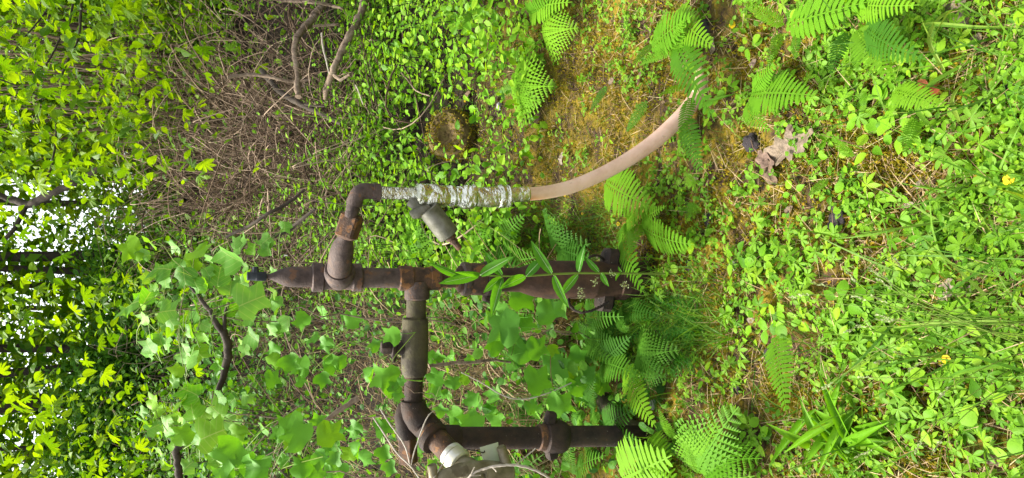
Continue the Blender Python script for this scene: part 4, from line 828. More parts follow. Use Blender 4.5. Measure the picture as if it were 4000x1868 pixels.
# ------------------------------------------------------------------ tulip saplings: leaf = (px, py of the middle, size px, angle of the tip in the picture, depth)
t_tulip = [tulip_t(.2, .22, .2), tulip_t(.35, .05, .4), tulip_t(-.3, .45, .1), tulip_t(.25, -.2, .5), tulip_t(.1, .6, .3)]
TM = [tmesh('leaf', t, m_tulip) for t in t_tulip]
m_tulip_y = leafmat('fresh_tulip_leaf', [(.14, .32, .015), (.17, .36, .012), (.2, .38, .012)], TY, mottle=.12)
m_tulip_g = leafmat('green_tulip_leaf', [(.09, .27, .02), (.12, .32, .025), (.11, .3, .04)], TY, mottle=.15)
TG = [tmesh('leaf', t, m_tulip_g) for t in t_tulip]; TYM = [tmesh('leaf', t, m_tulip_y) for t in t_tulip]
def sapling(label, stem, leaves, ms, up=.45, group='tulip tree saplings', name='tulip_sapling', nsz=1.7, ups=.5):
    sp, sr = pts_px(stem, 2.4); root = thing(name, sp[0], label, 'sapling', group)
    wv = random.Random(len(label) + 9); sp2 = []; sr2 = []
    for i in range(len(sp) - 1):
        for q in range(4): sp2.append(np.array(sp[i]) * (1 - q / 4) + np.array(sp[i + 1]) * q / 4 + np.array((wv.uniform(-1, 1), wv.uniform(-1, 1), 0)) * .012); sr2.append((sr[i] * (1 - q / 4) + sr[i + 1] * q / 4) * .55)
    sp2.append(np.array(sp[-1])); sr2.append(sr[-1] * .5)
    put('stem', MB().tube(sp2, sr2, 7).mesh('stem'), m_wood, root); r2 = random.Random(len(label)); sp = [np.array(p) for p in sp]
    dense = [a + (b - a) * t for a, b in zip(sp, sp[1:]) for t in np.linspace(0, 1, 8)]
    for lf in leaves:
        px, py, s, Y = lf[:4]; p = P(px, py, Y); L = s * mpp(p) * .62 * nsz
        near = min(dense, key=lambda q: np.linalg.norm(q - p) + .0 * q[2])
        d = p - near; d = d / (np.linalg.norm(d) + 1e-6)
        if len(lf) > 4 and lf[4] is not None:
            a = R(lf[4]); d = -uN * math.cos(a) + xN * math.sin(a) - .1 * fN
        d = d + np.array((r2.uniform(-.3, .3), r2.uniform(-.3, .1), r2.uniform(-.35, .1))); d /= np.linalg.norm(d)
        nr = tocam(p) * (1 - up) + np.array((0, 0, up)) + np.array((r2.uniform(-1, 1), r2.uniform(-1, 1), r2.uniform(-.5, .5))) * .5
        m = ms[r2.randrange(len(ms))] if r2.random() > .1 else TYM[r2.randrange(len(TYM))]
        put('leaf', m, None, root, mat4(p - d * L * .45, d, nr, L, L * r2.uniform(.9, 1.1)))
        base = p - d * L * (.45 + .75)
        gap = np.linalg.norm(base - near)
        if .02 < gap < .3: put('petiole', MB().tube([near, (near + base) / 2 + np.array((0, 0, .01)), base], .0013, 4).mesh('petiole'), m_gstem, root)
    return root
D2 = lambda l, Y: [(*C2(x, y), s, Y + dy, a) for x, y, s, dy, a in l]
sapling('tall tulip sapling with pale lobed leaves behind the black plug', [(1700, 1090, 5, 2.6), (1300, 1040, 5, 2.6), (1000, 1010, 4.5, 2.58), (760, 985, 3, 2.55), (640, 960, 2, 2.5)],
        D2([(650, 50, 95, 0, 200), (720, 90, 55, 0, None), (805, 140, 95, 0, 170), (750, 20, 70, .1, None), (1000, 60, 95, -.1, None), (920, 190, 80, 0, None), (900, 130, 55, .05, None), (960, 130, 70, .05, 100), (1150, 90, 115, -.1, 160), (1200, 30, 80, .1, None), (1040, 170, 55, 0, None), (1060, 110, 60, .1, None), (980, 230, 60, 0, None), (870, 40, 60, .1, None), (930, 20, 70, .1, None), (1100, 180, 90, 0, 100)], 2.5)
        + [(*C3(225, 590), 66, 2.45, 200), (*C3(250, 640), 58, 2.45, 100), (*C3(360, 495), 46, 2.45, 250), (*C3(150, 640), 52, 2.5, 100), (*C3(20, 600), 50, 2.5, 100), (*C3(45, 730), 40, 2.45, None), (*C3(290, 800), 40, 2.5, None), (*C3(100, 760), 40, 2.4, None)], TM)
sapling('spreading tulip sapling with the biggest leaf just under the black plug', [(1780, 1260, 5, 2.6), (1400, 1250, 5, 2.55), (1100, 1200, 4, 2.5), (860, 1190, 3.5, 2.5), (700, 1210, 2.5, 2.5), (520, 1230, 1.5, 2.5)],
        D2([(635, 330, 105, 0, 185), (700, 320, 70, .1, 120), (845, 360, 80, -.1, 10), (720, 400, 60, 0, 150), (740, 290, 70, .05, None), (745, 540, 70, 0, 130), (805, 500, 55, 0, 120), (940, 600, 80, 0, 100), (920, 560, 55, .05, None), (990, 370, 80, 0, None), (1000, 580, 70, .05, None), (1160, 240, 70, .05, 90), (870, 450, 60, .1, None), (960, 460, 60, 0, 120), (1020, 500, 60, .1, None), (850, 410, 60, 0, None), (1230, 560, 50, 0, None), (1100, 640, 45, 0, None)], 2.48)
        + [(987, 1172, 128, 2.38, 20), (*C3(330, 1030), 62, 2.42, 60), (*C3(290, 930), 48, 2.4, None), (*C3(380, 1150), 70, 2.5, None), (*C3(260, 1190), 50, 2.5, None)], TM)
sapling('leaning tulip sapling of greyish leaves beside the knobbly limb', [(1760, 1620, 5, 2.6), (1400, 1640, 5, 2.55), (1050, 1640, 4.5, 2.5), (800, 1580, 3.5, 2.5), (600, 1560, 2, 2.5)],
        D2([(880, 670, 60, 0, 120), (870, 720, 45, 0, None), (950, 760, 90, 0, 150), (720, 920, 80, 0, 160), (765, 820, 70, 0, 110), (710, 870, 45, .05, None), (770, 950, 60, 0, 20), (910, 990, 85, 0, 100), (1000, 990, 90, .05, 100), (900, 830, 70, 0, None), (960, 860, 85, 0, 120), (1070, 980, 120, -.05, 30), (1080, 870, 90, 0, 150), (1110, 800, 60, 0, None), (1010, 900, 75, 0.05, None), (1050, 930, 80, .1, None), (960, 930, 70, .1, None), (830, 860, 45, 0, None)], 2.45), TM)
sapling('near tulip sapling with large fresh leaves cut by the frame edge', [(1750, 1900, 5, 2.1), (1400, 1850, 5, 2.1), (1100, 1830, 4, 2.1), (880, 1840, 2.5, 2.1)],
        [(1128, 1668, 110, 2.02, 180), (1160, 1700, 105, 1.98, 160), (1280, 1705, 100, 1.95, 20), (1080, 1700, 60, 2.0, 160), (900, 1780, 120, 2.0, 200), (870, 1840, 90, 2.0, 170), (1010, 1830, 120, 1.95, 10), (970, 1800, 80, 2.05, 30), (1230, 1850, 70, 2.0, 40), (1170, 1830, 80, 2.0, 110), (1100, 1800, 50, 2.1, None), (1240, 1640, 50, 2.1, None), (1310, 1790, 60, 2.1, None), (1690, 1815, 44, 2.05, 90)], TG, up=.35)
def C4L(l, Y): return [(*C4(x, y), s, Y + dy, a) for x, y, s, dy, a in l]
sapling('low tulip sapling with bright lobed leaves filling the gap between the risers', [(2350, 1320, 4, 2.45), (2250, 1300, 4, 2.42), (2150, 1290, 4, 2.4), (2020, 1310, 3.5, 2.38), (1900, 1330, 3, 2.35)],
        C4L([(800, 330, 105, -.05, -20), (780, 300, 70, .05, None), (935, 405, 112, -.07, 0), (705, 470, 125, -.05, 190), (680, 400, 70, .03, 170), (820, 455, 66, 0, 20), (660, 565, 70, 0, 150), (785, 590, 90, 0, 60), (870, 575, 84, -.03, 20), (945, 575, 45, .03, None), (640, 420, 50, .05, None), (740, 650, 60, .05, 120)], 2.3), TG, up=.25)
sapling('low tulip sapling with flat bright leaves behind the second riser', [(2400, 1530, 4, 2.5), (2280, 1500, 4, 2.46), (2150, 1500, 3.5, 2.42), (2000, 1560, 3, 2.4), (1850, 1600, 2, 2.4)],
        C4L([(955, 655, 95, -.03, 60), (875, 730, 100, -.05, 40), (1185, 745, 74, -.05, 20), (985, 850, 100, -.1, 20), (1065, 610, 70, 0, -20), (1060, 750, 78, 0, 50), (840, 860, 52, -.05, 30), (660, 905, 72, 0, 70), (640, 850, 50, 0, 170), (545, 925, 84, -.05, 120), (470, 905, 70, -.02, 190), (500, 930, 60, 0, 100), (560, 820, 62, .05, 90), (1110, 700, 66, 0, None), (655, 800, 66, .05, 160), (1030, 690, 70, .05, 30), (1100, 800, 60, .03, None), (930, 620, 50, .05, None), (1000, 740, 50, .05, None)], 2.36), TG, up=.25)
sapling('slim tulip shoot with small leaves right of the check valve', [(1950, 1480, 3, 2.45), (1850, 1470, 3, 2.42), (1760, 1440, 2.5, 2.4), (1690, 1400, 2, 2.4)],
        C4L([(375, 710, 66, -.05, 70), (455, 740, 52, 0, 80), (510, 720, 50, 0, 100), (390, 610, 50, 0, 160), (350, 620, 46, .05, 180), (465, 610, 44, 0, 100), (370, 780, 60, .05, 100), (430, 800, 46, .05, None), (540, 620, 40, .05, None), (420, 660, 40, .05, None), (400, 870, 52, .05, 120)], 2.4), TG, up=.25)
sapling('tulip shoot with one broad leaf pressed against the cross arm', [(1720, 1560, 3, 2.12), (1650, 1540, 3, 2.08), (1580, 1500, 2.5, 2.06), (1500, 1470, 2, 2.06)],
        C4L([(130, 710, 112, -.02, 170), (175, 760, 50, -.04, 100), (160, 505, 72, 0, 170), (195, 800, 44, -.04, 20), (165, 790, 40, -.03, 100), (210, 730, 36, -.06, 60)], 2.06), TG, up=.2)

rt = random.Random(77)
for lab, x0, x1, y0, y1, k in (('far tulip sapling of many small pale leaves above the thick crooked limb', 560, 1000, 1080, 1400, 26), ('shaded tulip sapling behind the knobbly limb', 600, 1150, 1500, 1840, 26), ('tulip sapling showing between the riser top and the crooked limb', 1050, 1480, 1180, 1500, 20), ('tulip sapling behind the dark back elbow', 1250, 1560, 1560, 1860, 18)):
    xm, ym = (x0 + x1) / 2, (y0 + y1) / 2
    sapling(lab, [(1750, ym, 4, 3.2), (x1, ym + 20, 4, 3.1), (xm, ym - 30, 3, 3.0), (x0, ym, 2, 3.0)], [(rt.uniform(x0, x1), rt.uniform(y0, y1), rt.uniform(45, 75), rt.uniform(2.75, 3.2), rt.uniform(0, 360) if rt.random() < .6 else None) for _ in range(k)], TM if x0 < 1000 else TG)
# lance-leaved plant in front of the tall riser
dg = thing('lance_leaf_plant', G1(2640, 1070), 'single stemmed plant with pale veined lance leaves standing in front of the tall riser', 'plant')
DY = 1.97
put('stem', MB().tube(*pts_px([(2640, 1070, 4, DY), (2500, 1069, 4, DY), (2262, 1067, 4.2, DY), (2160, 1071, 4, DY), (2055, 1079, 3.6, DY), (1960, 1079, 3, DY), (1874, 1074, 2.4, DY)], DY), n=8).mesh('stem'), m_gstem, dg)
lt = [leaf_t([(0, 0), (.08, .25), (.22, .4), (.42, .5), (.62, .46), (.82, .28), (.94, .1), (1, 0)], .14, c) for c in (.08, .2, .3)]
LM3 = [tmesh('leaf', t, m_dogbane) for t in lt]
def vein_t(c):
    V = []; 
    for i in range(8): t = i / 8 * .97; V += [(-.03 * (1 - t * .7), t, -c * t * t + .004), (.03 * (1 - t * .7), t, -c * t * t + .004)]
    T = []
    for i in range(7): a = 2 * i; T += [(a, a + 1, a + 3), (a, a + 3, a + 2)]
    return np.array(V), np.array(T)
VM3 = [tmesh('midrib', vein_t(c), m_palev) for c in (.08, .2, .3)]
dl = [(C44(220, 480), C44(470, 195), 70, 1), (C44(625, 437), C44(300, -40), 70, 0), (C44(1045, 415), C44(1115, 10), 52, 0), (C44(1362, 412), C44(1148, 190), 46, 0), (C44(1398, 430), C44(1498, 625), 42, 0), (C44(655, 465), C44(812, 905), 58, 1), (C44(1035, 450), C44(748, 790), 58, 0),
      (C34(1640, 228), C34(1370, 350), 62, 0), (C34(1384, 245), C34(1250, 655), 64, 0), (C34(1380, 240), C34(1185, 385), 56, 1), (C34(1378, 215), C34(1190, -20), 58, 0), (C34(1135, 215), C34(1405, 40), 66, 2), (C34(1125, 215), C34(710, 295), 66, 1), (C34(885, 215), C34(615, 118), 46, 1), (C34(1130, 205), C34(885, 190), 34, 0), (C44(1720, 415), C44(1662, 340), 20, 0), (C44(1710, 440), C44(1612, 518), 24, 0)]
for i, (b, t, w, v) in enumerate(dl):
    pb = P(b[0], b[1], DY - .003); pt = P(t[0], t[1], DY - .03 - .04 * (i % 3)); d = pt - pb; L = float(np.linalg.norm(d)); wd = w / 4.01 * 2.3 * mpp(pb) if i < 7 or i > 14 else w / 2.865 * 1.8 * mpp(pb)
    Mx = mat4(pb, d, tocam(pb) + np.array((0, 0, .35)), L, wd); lf = put('leaf', LM3[v], None, dg, Mx)
    vv = bpy.data.objects.new('midrib', VM3[v]); COL.objects.link(vv); vv.parent = lf

# broad bladed grass clump and long single blades
bg = thing('broad_grass_clump', G1(3284, 1656), 'clump of broad bright grass blades fanning out low on the bank', 'grass clump')
BM = [tmesh('blade', leaf_t([(0, 0), (.06, .32), (.2, .5), (.45, .46), (.7, .3), (.9, .1), (1, 0)], .2, c), m_broad) for c in (.2, .4, .65)]
for i, (x, y, w) in enumerate([(870, 660, 44), (795, 845, 44), (730, 1000, 50), (600, 1170, 40), (830, 1110, 40), (1345, 905, 62), (1170, 950, 50), (1200, 1110, 44), (1100, 1030, 50), (1040, 1150, 36), (940, 1120, 44), (1260, 1150, 40), (700, 1080, 44), (880, 870, 40), (1300, 1040, 36), (1000, 700, 36), (860, 1180, 40)]):
    c = G1(*C7(1010 + r1.uniform(-120, 120), 940 + r1.uniform(-90, 90))) + (0, 0, .02); tpx = C7(x, y); pt = PZ(tpx[0], tpx[1], c[2] + r1.uniform(.03, .09)); d = pt - c; L = float(np.linalg.norm(d))
    put('blade', BM[i % 3], None, bg, mat4(c, d, tocam(c) + np.array((0, 0, .6)), L, 1.05 * w / 1.288 * mpp(c)))
for i, (pts, w, lab) in enumerate([([(3690, 490), (3690, 430), (3720, 340), (3790, 260), (3860, 215)], 9, 'wide blue green grass blade curving over the little red leaf'), ([(3750, 280), (3738, 170), (3760, 80), (3785, 35)], 7, 'upright bright grass blade beyond the red leaf'),
    ([(3660, 105), (3780, 110), (3900, 118), (4010, 112)], 8, 'straight level grass blade at the upper corner'), ([(3410, 135), (3490, 120), (3560, 90)], 8, 'yellow tipped grass blade over the glossy fern'), ([(2780, 425), (2860, 400), (2950, 370)], 7, 'pale grass blade beside the buried pipe end'),
    ([(3330, 62), (3440, 42), (3560, 28)], 5, 'long light grass blade above the glossy fern'), ([(3810, 480), (3830, 400), (3850, 330)], 7, 'bright grass blade in front of the purple stones'), ([(3960, 1255), (3750, 1262), (3560, 1280)], 10, 'broad level grass blade toward the corner'), ([(4000, 1420), (3850, 1450), (3760, 1520)], 8, 'arched grass blade near the corner')]):
    pp = [G1(x, y) + np.array((0, 0, .04 + .03 * math.sin(j * 1.3))) for j, (x, y) in enumerate(pts)]; mb = MB(); V = []
    fine = []
    for a, b in zip(range(len(pp) - 1), range(1, len(pp))):
        p0, p1, p2, p3 = pp[max(a - 1, 0)], pp[a], pp[b], pp[min(b + 1, len(pp) - 1)]
        for t in np.linspace(0, 1, 6)[:-1]: fine.append(.5 * (2 * p1 + (p2 - p0) * t + (2 * p0 - 5 * p1 + 4 * p2 - p3) * t * t + (3 * p1 - p0 - 3 * p2 + p3) * t ** 3))
    fine.append(pp[-1]); nf = len(fine)
    for j, p in enumerate(fine):
        t = j / (nf - 1); d = fine[min(j + 1, nf - 1)] - fine[max(j - 1, 0)]; s = np.cross(d, tocam(p)); s /= np.linalg.norm(s); ww = w * mpp(p) * (1 - t ** 3) * (.6 + .4 * min(1, 5 * t)) + .0004
        V += [p - s * ww, p + np.array((0, 0, -.002)), p + s * ww]
    mb.add(V, [(3 * j + k, 3 * j + k + 1, 3 * j + k + 4, 3 * j + k + 3) for j in range(nf - 1) for k in (0, 1)]); tag(put('grass_blade', mb.mesh('grass_blade'), m_grass), lab, 'grass blade')
# the little red leaf
rl = thing('red_leaf_plant', G1(3665, 350), 'little red three part leaf low in the moss', 'plant')
rm = tmesh('leaflet', leaf_t([(0, 0), (.3, .25), (.65, .36), (.9, .22), (1, 0)], .2, .15), m_redleaf)
for a in (35, -40, 150, 210): 
    d = -uN * math.cos(R(a)) + xN * math.sin(R(a)); p = G1(3668, 345) + (0, 0, .025); put('leaflet', rm, None, rl, mat4(p, d, tocam(p) + np.array((0, 0, .6)), .024))
put('stem', MB().tube([G1(3668, 345) + (0, 0, .025), G1(3630, 326) + (0, 0, .015), G1(3580, 318) + (0, 0, .01)], .001, 5).mesh('stem'), m_redleaf, rl)
# yellow flowers
pm = tmesh('petal', leaf_t([(0, 0), (.3, .25), (.7, .5), (.93, .35), (1, 0)], .15, -.1), m_petal)
cm = MB().tube([(0, 0, 0), (0, 0, .002), (0, 0, .003)], [.0022, .002, .0005], 8).mesh('flower_centre'); m_centre = surf('flower_centre', [(.35, .2, .01), (.5, .3, .01)], 200, .8, bump=0); cm.materials.append(m_centre)
for i, (x, y, s, lab) in enumerate([(2206, 758, 1.25, 'yellow flower under the foil end of the pink pipe'), (2861, 97, 1.2, 'yellow flower between the double fern and the pipe end'), (2415, 875, .9, 'small yellow flower in the ferns under the pink pipe'), (3940, 703, 1.1, 'yellow flower in the tall grass at the edge'), (3696, 1404, 1.0, 'bright yellow flower among cinquefoil near the corner'), (3750, 1432, .7, 'tiny yellow flower beside the brighter one near the corner'), (1717, 122, .9, 'yellow flower at the leafy bank above the stump'), (1875, 70, 1.0, 'yellow flower at the top edge before the ferns'), (1816, 395, .8, 'small yellow flower just above the mossy stump'), (2275, 835, .7, 'small yellow flower low in the grass past the foil')]):
    g = G1(x, y); c = P(x, y, g[1] - .02); fw = thing('yellow_flower', g, lab, 'flower', 'yellow flowers')
    up = tocam(c) * .6 + np.array((0, 0, .8)); up /= np.linalg.norm(up); sx = np.cross(up, (0, 1, 0)); sx /= np.linalg.norm(sx); sy = np.cross(up, sx)
    for k in range(5):
        a = k * 1.2566 + i; put('petal', pm, None, fw, mat4(c, sx * math.cos(a) + sy * math.sin(a), up, .0085 * s, .0085 * s))
    put('flower_centre', cm, None, fw, mat4(c, np.cross(up, sx), up, s)); put('stem', MB().tube([g, (g + c) / 2 + np.array((.003, 0, 0)), c], .0009, 4).mesh('stem'), m_gstem, fw)
HERO = [(3284, 1656, 230), (3080, 1450, 130), (3200, 1500, 60), (3080, 590, 130), (2946, 560, 60), (3278, 850, 90), (3900, 390, 110), (3665, 350, 60), (2380, 650, 70), (2550, 560, 60), (2250, 725, 60), (2130, 750, 60), (2690, 430, 60), (3740, 1130, 90), (3900, 1790, 60), (2870, 1040, 30), (2480, 1700, 110), (2300, 1700, 100), (2350, 1090, 110), (2200, 1090, 110), (2500, 1090, 90), (1760, 535, 110)]
def hero(px, py): return any(abs(px - a) < r and abs(py - b) < r for a, b, r in HERO)
# ------------------------------------------------------------------ countable small plants
def copy_thing(root, loc, rz, s):
    r = root.copy(); COL.objects.link(r); r.location = loc; r.rotation_euler = (r1.uniform(-.25, .25), r1.uniform(-.25, .25), rz); r.scale = (s,) * 3
    for ch in root.children:
        c = ch.copy(); COL.objects.link(c); c.parent = r
    return r
def place_many(protos, spots, phrase, s0, s1, tilt=True):
    used = set()
    for i, (px, py) in enumerate([s for s in spots if not hero(*s)]):
        k = i % len(protos); g = Vector(G1(px, py)); rz = r1.uniform(0, 6.28); s = r1.uniform(s0, s1)
        if k not in used:
            used.add(k); o = protos[k]; o.location = g; o.rotation_euler = (0, 0, rz); o.scale = (s,) * 3
        else: o = copy_thing(protos[k], g, rz, s)
        reg(o, phrase[k % len(phrase)], px, py)
OVM = [tmesh('leaf', t, m_ovate) for t in t_ovate]; RDM = [tmesh('leaf', t, m_ovate) for t in t_round]
CQM = [tmesh('leaf', t, m_cover) for t in t_cinq]; TFM = [tmesh('leaf', t, m_cover) for t in t_trif]
def sprig_proto(n, h, lean, ls, seed, ms, name, cat, group):
    r = random.Random(seed); root = thing(name, (0, 0, 0), None, cat, group); pts = []
    for i in range(9):
        t = i / 8; pts.append(Vector((lean * t * t + .012 * math.sin(5 * t + seed), .01 * math.sin(4 * t + seed * 2), h * t * (1 - .25 * lean / h * t))))
    put('stem', MB().tube(pts, [.0022 - .0012 * i / 8 for i in range(9)], 5).mesh('stem'), m_gstem if seed % 2 else m_bark, root)
    for i in range(n):
        t = .2 + .8 * (i + .5) / n; k = min(7, int(t * 8)); p = pts[k].lerp(pts[k + 1], t * 8 - k)
        for sg in (-1, 1):
            a = i * 1.57 + r.uniform(-.3, .3) + (0 if sg > 0 else math.pi); d = Vector((math.cos(a), math.sin(a), r.uniform(-.15, .4))).normalized(); L = ls * r.uniform(.7, 1.15) * (1 - .35 * max(0, t - .6) / .4)
            put('leaf', ms[r.randrange(len(ms))], None, root, mat4(np.array(p), np.array(d), np.array((-d.x * .4 + r.uniform(-.3, .3), -d.y * .4 + r.uniform(-.3, .3), 1.0)), L))
    return root
HS = [sprig_proto(6, .26, .08, .042, 1, OVM, 'honeysuckle_sprig', 'vine', 'honeysuckle sprigs on the bank'), sprig_proto(7, .34, .18, .04, 2, OVM, 'honeysuckle_sprig', 'vine', 'honeysuckle sprigs on the bank'), sprig_proto(5, .2, .12, .046, 3, OVM + RDM, 'honeysuckle_sprig', 'vine', 'honeysuckle sprigs on the bank'), sprig_proto(8, .42, .1, .038, 4, OVM, 'honeysuckle_sprig', 'vine', 'honeysuckle sprigs on the bank')]
sp = []
while len(sp) < 270:
    px, py = r1.uniform(1150, 2150), r1.uniform(-60, 1150)
    dens = math.exp(-((px - 1560) / 230) ** 2) * (1 if py < 760 else .55)
    if 1640 < px < 2120 and 420 < py < 650: continue
    if r1.random() < dens: sp.append((px, py))
sp += [(1500 + r1.uniform(-300, 700), r1.uniform(1150, 1900)) for _ in range(22)]
place_many(HS, sp, ['short leafy honeysuckle sprig', 'arching honeysuckle sprig', 'low round leaved honeysuckle sprig', 'tall upright honeysuckle sprig'], .95, 1.5)
place_many([sprig_proto(9, .5, .16, .034, 7, OVM, 'honeysuckle_runner', 'vine', 'tall honeysuckle runners'), sprig_proto(10, .55, .3, .034, 8, OVM, 'honeysuckle_runner', 'vine', 'tall honeysuckle runners')], [(r1.uniform(1380, 1720), r1.uniform(480, 1000)) for _ in range(44)], ['straight honeysuckle runner', 'nodding honeysuckle runner'], 1.1, 1.8)
def rosette(name, ms, n, ls, h, seed, cat, group, spread=1.0):
    r = random.Random(seed); root = thing(name, (0, 0, 0), None, cat, group)
    for i in range(n):
        a = i * 6.283 / n + r.uniform(-.5, .5); rr = ls * r.uniform(.3, 1.1) * spread; p = np.array((math.cos(a) * rr, math.sin(a) * rr, h * r.uniform(.6, 1.2)))
        put('leaf', ms[r.randrange(len(ms))], None, root, mat4(p, np.array((math.cos(a), math.sin(a), r.uniform(-.1, .35))), np.array((r.uniform(-.25, .25), r.uniform(-.45, .05), 1.0)), ls * r.uniform(.75, 1.1)))
        put('stalk', MB().tube([(0, 0, 0), p * np.array((.4, .4, .7)), p], .0007, 3, caps=False).mesh('stalk'), m_gstem, root)
    return root
CQ = [rosette('cinquefoil_plant', CQM, n, .026, h, 20 + n, 'plant', 'cinquefoil plants in the moss') for n, h in ((2, .03), (3, .035), (4, .03))]
sp = []
while len(sp) < 210:
    px, py = r1.uniform(1900, 4080), r1.uniform(-40, 1900); d = .35 + .65 * (px > 2900) * (py > 900) + .2 * (px < 2300)
    if r1.random() < d: sp.append((px, py))
place_many(CQ, sp, ['pair of five fingered cinquefoil leaves', 'three leaved cinquefoil plant', 'four leaved cinquefoil plant'], .6, 1.25)
CLV = [rosette('clover_sprig', TFM, n, .014, .025, 30 + n, 'clover', 'clover sprigs in the moss', 1.6) for n in (3, 4, 6)]
sp = []
while len(sp) < 270:
    px, py = r1.uniform(1850, 4050), r1.uniform(-40, 1900); cxx = math.sin(px * .009) * math.cos(py * .011 + 1) + (1.0 if 2850 < px < 3400 and 980 < py < 1350 else 0)
    if r1.random() < .25 + .7 * cxx: sp.append((px, py))
place_many(CLV, sp, ['three leaved clover sprig', 'four stemmed clover sprig', 'bushy clover sprig'], .7, 1.35)
SD = [rosette('broadleaf_seedling', RDM + OVM, n, .036, .035, 40 + n, 'plant', 'broadleaf seedlings on the bank', .6) for n in (3, 4, 5, 6)]
sp = [C7(*p) for p in ((470, 50), (540, 90), (610, 120), (660, 110), (700, 130), (480, 360), (500, 410), (550, 440), (600, 480), (640, 415), (700, 430), (740, 380), (790, 430), (870, 390), (800, 390), (560, 350), (540, 985), (590, 965), (650, 970), (720, 950), (640, 1010), (1050, 530), (1100, 550), (1130, 560), (1090, 490), (1040, 300), (1080, 330), (1130, 260), (960, 410), (860, 550), (940, 490), (1180, 780), (1120, 820), (1050, 900))]
sp += [C6(*p) for p in ((1240, 750), (1095, 910), (1090, 1040), (1120, 1060), (235, 345), (410, 580), (350, 640), (205, 620), (500, 450), (740, 540), (860, 25), (1390, 25), (1600, 20), (1540, 70), (1380, 650), (1340, 640), (1150, 590), (1250, 580), (1870, 640), (1560, 320))]
sp += [(r1.uniform(1800, 4050), r1.uniform(0, 1880)) for _ in range(100)]
place_many(SD, sp, ['small three leaved seedling', 'four leaved seedling', 'five leaved seedling', 'dense oval leaved seedling'], .5, 1.05)

# ------------------------------------------------------------------ what nobody could count: moss, straw, grass, low leaves
BARE = [(2250, 400, 300), (2050, 550, 220), (2600, 300, 160), (3100, 330, 220), (2950, 680, 260), (3250, 720, 220), (2900, 850, 250), (2520, 900, 170), (2300, 150, 170), (3500, 600, 200), (2750, 1150, 160), (3300, 1030, 170), (3650, 400, 150), (2100, 120, 150), (1760, 535, 130), (1880, 540, 120)]
BW = [(G1(a, b), G1(a + .7 * c, b), G1(a, b + .7 * c)) for a, b, c in BARE]
def bare(p):                                        # 1 in the mossy openings, 0 outside
    m = np.zeros(len(p))
    for c, ex, ey in BW:
        ry = abs(ex[1] - c[1]) + .02; rx = abs(ey[0] - c[0]) + .02; m = np.maximum(m, np.exp(-(((p[:, 0] - c[0]) / rx) ** 2 + ((p[:, 1] - c[1]) / ry) ** 2) ** 1.5))
    return m
def samp(n, x0, x1, y0=-150, y1=2020):
    return rng.uniform(x0, x1, n), rng.uniform(y0, y1, n)
def patch(p, s, ph=0.0):
    return (np.sin(p[:, 0] * s + ph + 1.5 * np.sin(p[:, 1] * s * .8 + ph)) * np.sin(p[:, 1] * s * 1.1 + 2 * ph + 1.2 * np.sin(p[:, 0] * s * .7)) + 1) / 2
def upish(n, spread): v = unit(n) * spread; v[:, 2] += 1; return v / np.linalg.norm(v, axis=1, keepdims=True)
def stuff(name, me, mat): return tag(put(name, me, mat), kind='stuff')
px, py = samp(170000, 1700, 4400); g = G(px, py); k = patch(g, 9, .7) * .6 + patch(g, 23, 2.) * .4 + .4 * bare(g) > rng.uniform(.3, .9, len(g)) ; g = g[k]; n = len(g)
stuff('moss', scatter_mesh('moss', t_chip[0], g + rng.normal(0, .004, (n, 3)), upish(n, .9), unit(n), rng.uniform(.005, .016, n)), m_moss)
px, py = samp(14000, 1500, 4300); g = G(px, py, .008); n = len(g); ax = unit(n); ax[:, 2] *= .25
stuff('straw', scatter_mesh('straw', blade_t(.12, .012, 4), g, ax, upish(n, .4), rng.uniform(.02, .1, n)), m_straw)
def grass(n, x0, x1, y0, y1, l0, l1, lean=.8, w=1.0, bias=None):
    px, py = samp(n, x0, x1, y0, y1); g = G(px, py); k = patch(g, 6, 3.1) * .5 + patch(g, 15, 1.) * .5 - .1 * bare(g) > rng.uniform(.15, .85, n); g = g[k]; m = len(g); ax = upish(m, lean)
    if bias is not None: ax = ax + np.array(bias)
    return g, ax, rng.uniform(l0, l1, m), np.full(m, w)
gs = [grass(9000, 1700, 4300, -150, 2020, .02, .065), grass(1000, 3300, 4400, -150, 1000, .06, .16, 1.1), grass(600, 3450, 4400, 650, 2000, .08, .22, 1.3, 1.0, (0, .6, 0)), grass(500, 2600, 3400, 1300, 2000, .06, .14, 1.0), grass(1300, 2050, 2500, 780, 1050, .05, .12, 1.), grass(1500, 2450, 2900, 1000, 1350, .06, .14)]
P_ = np.concatenate([a[0] for a in gs]); A_ = np.concatenate([a[1] for a in gs]); L_ = np.concatenate([a[2] for a in gs]); n = len(P_)
stuff('grass', scatter_multi('grass', t_grass, P_, A_, unit(n) + np.array((0, -.6, .2)), L_, np.clip(L_, .07, .2) * rng.uniform(.7, 1.5, n)), m_grass)
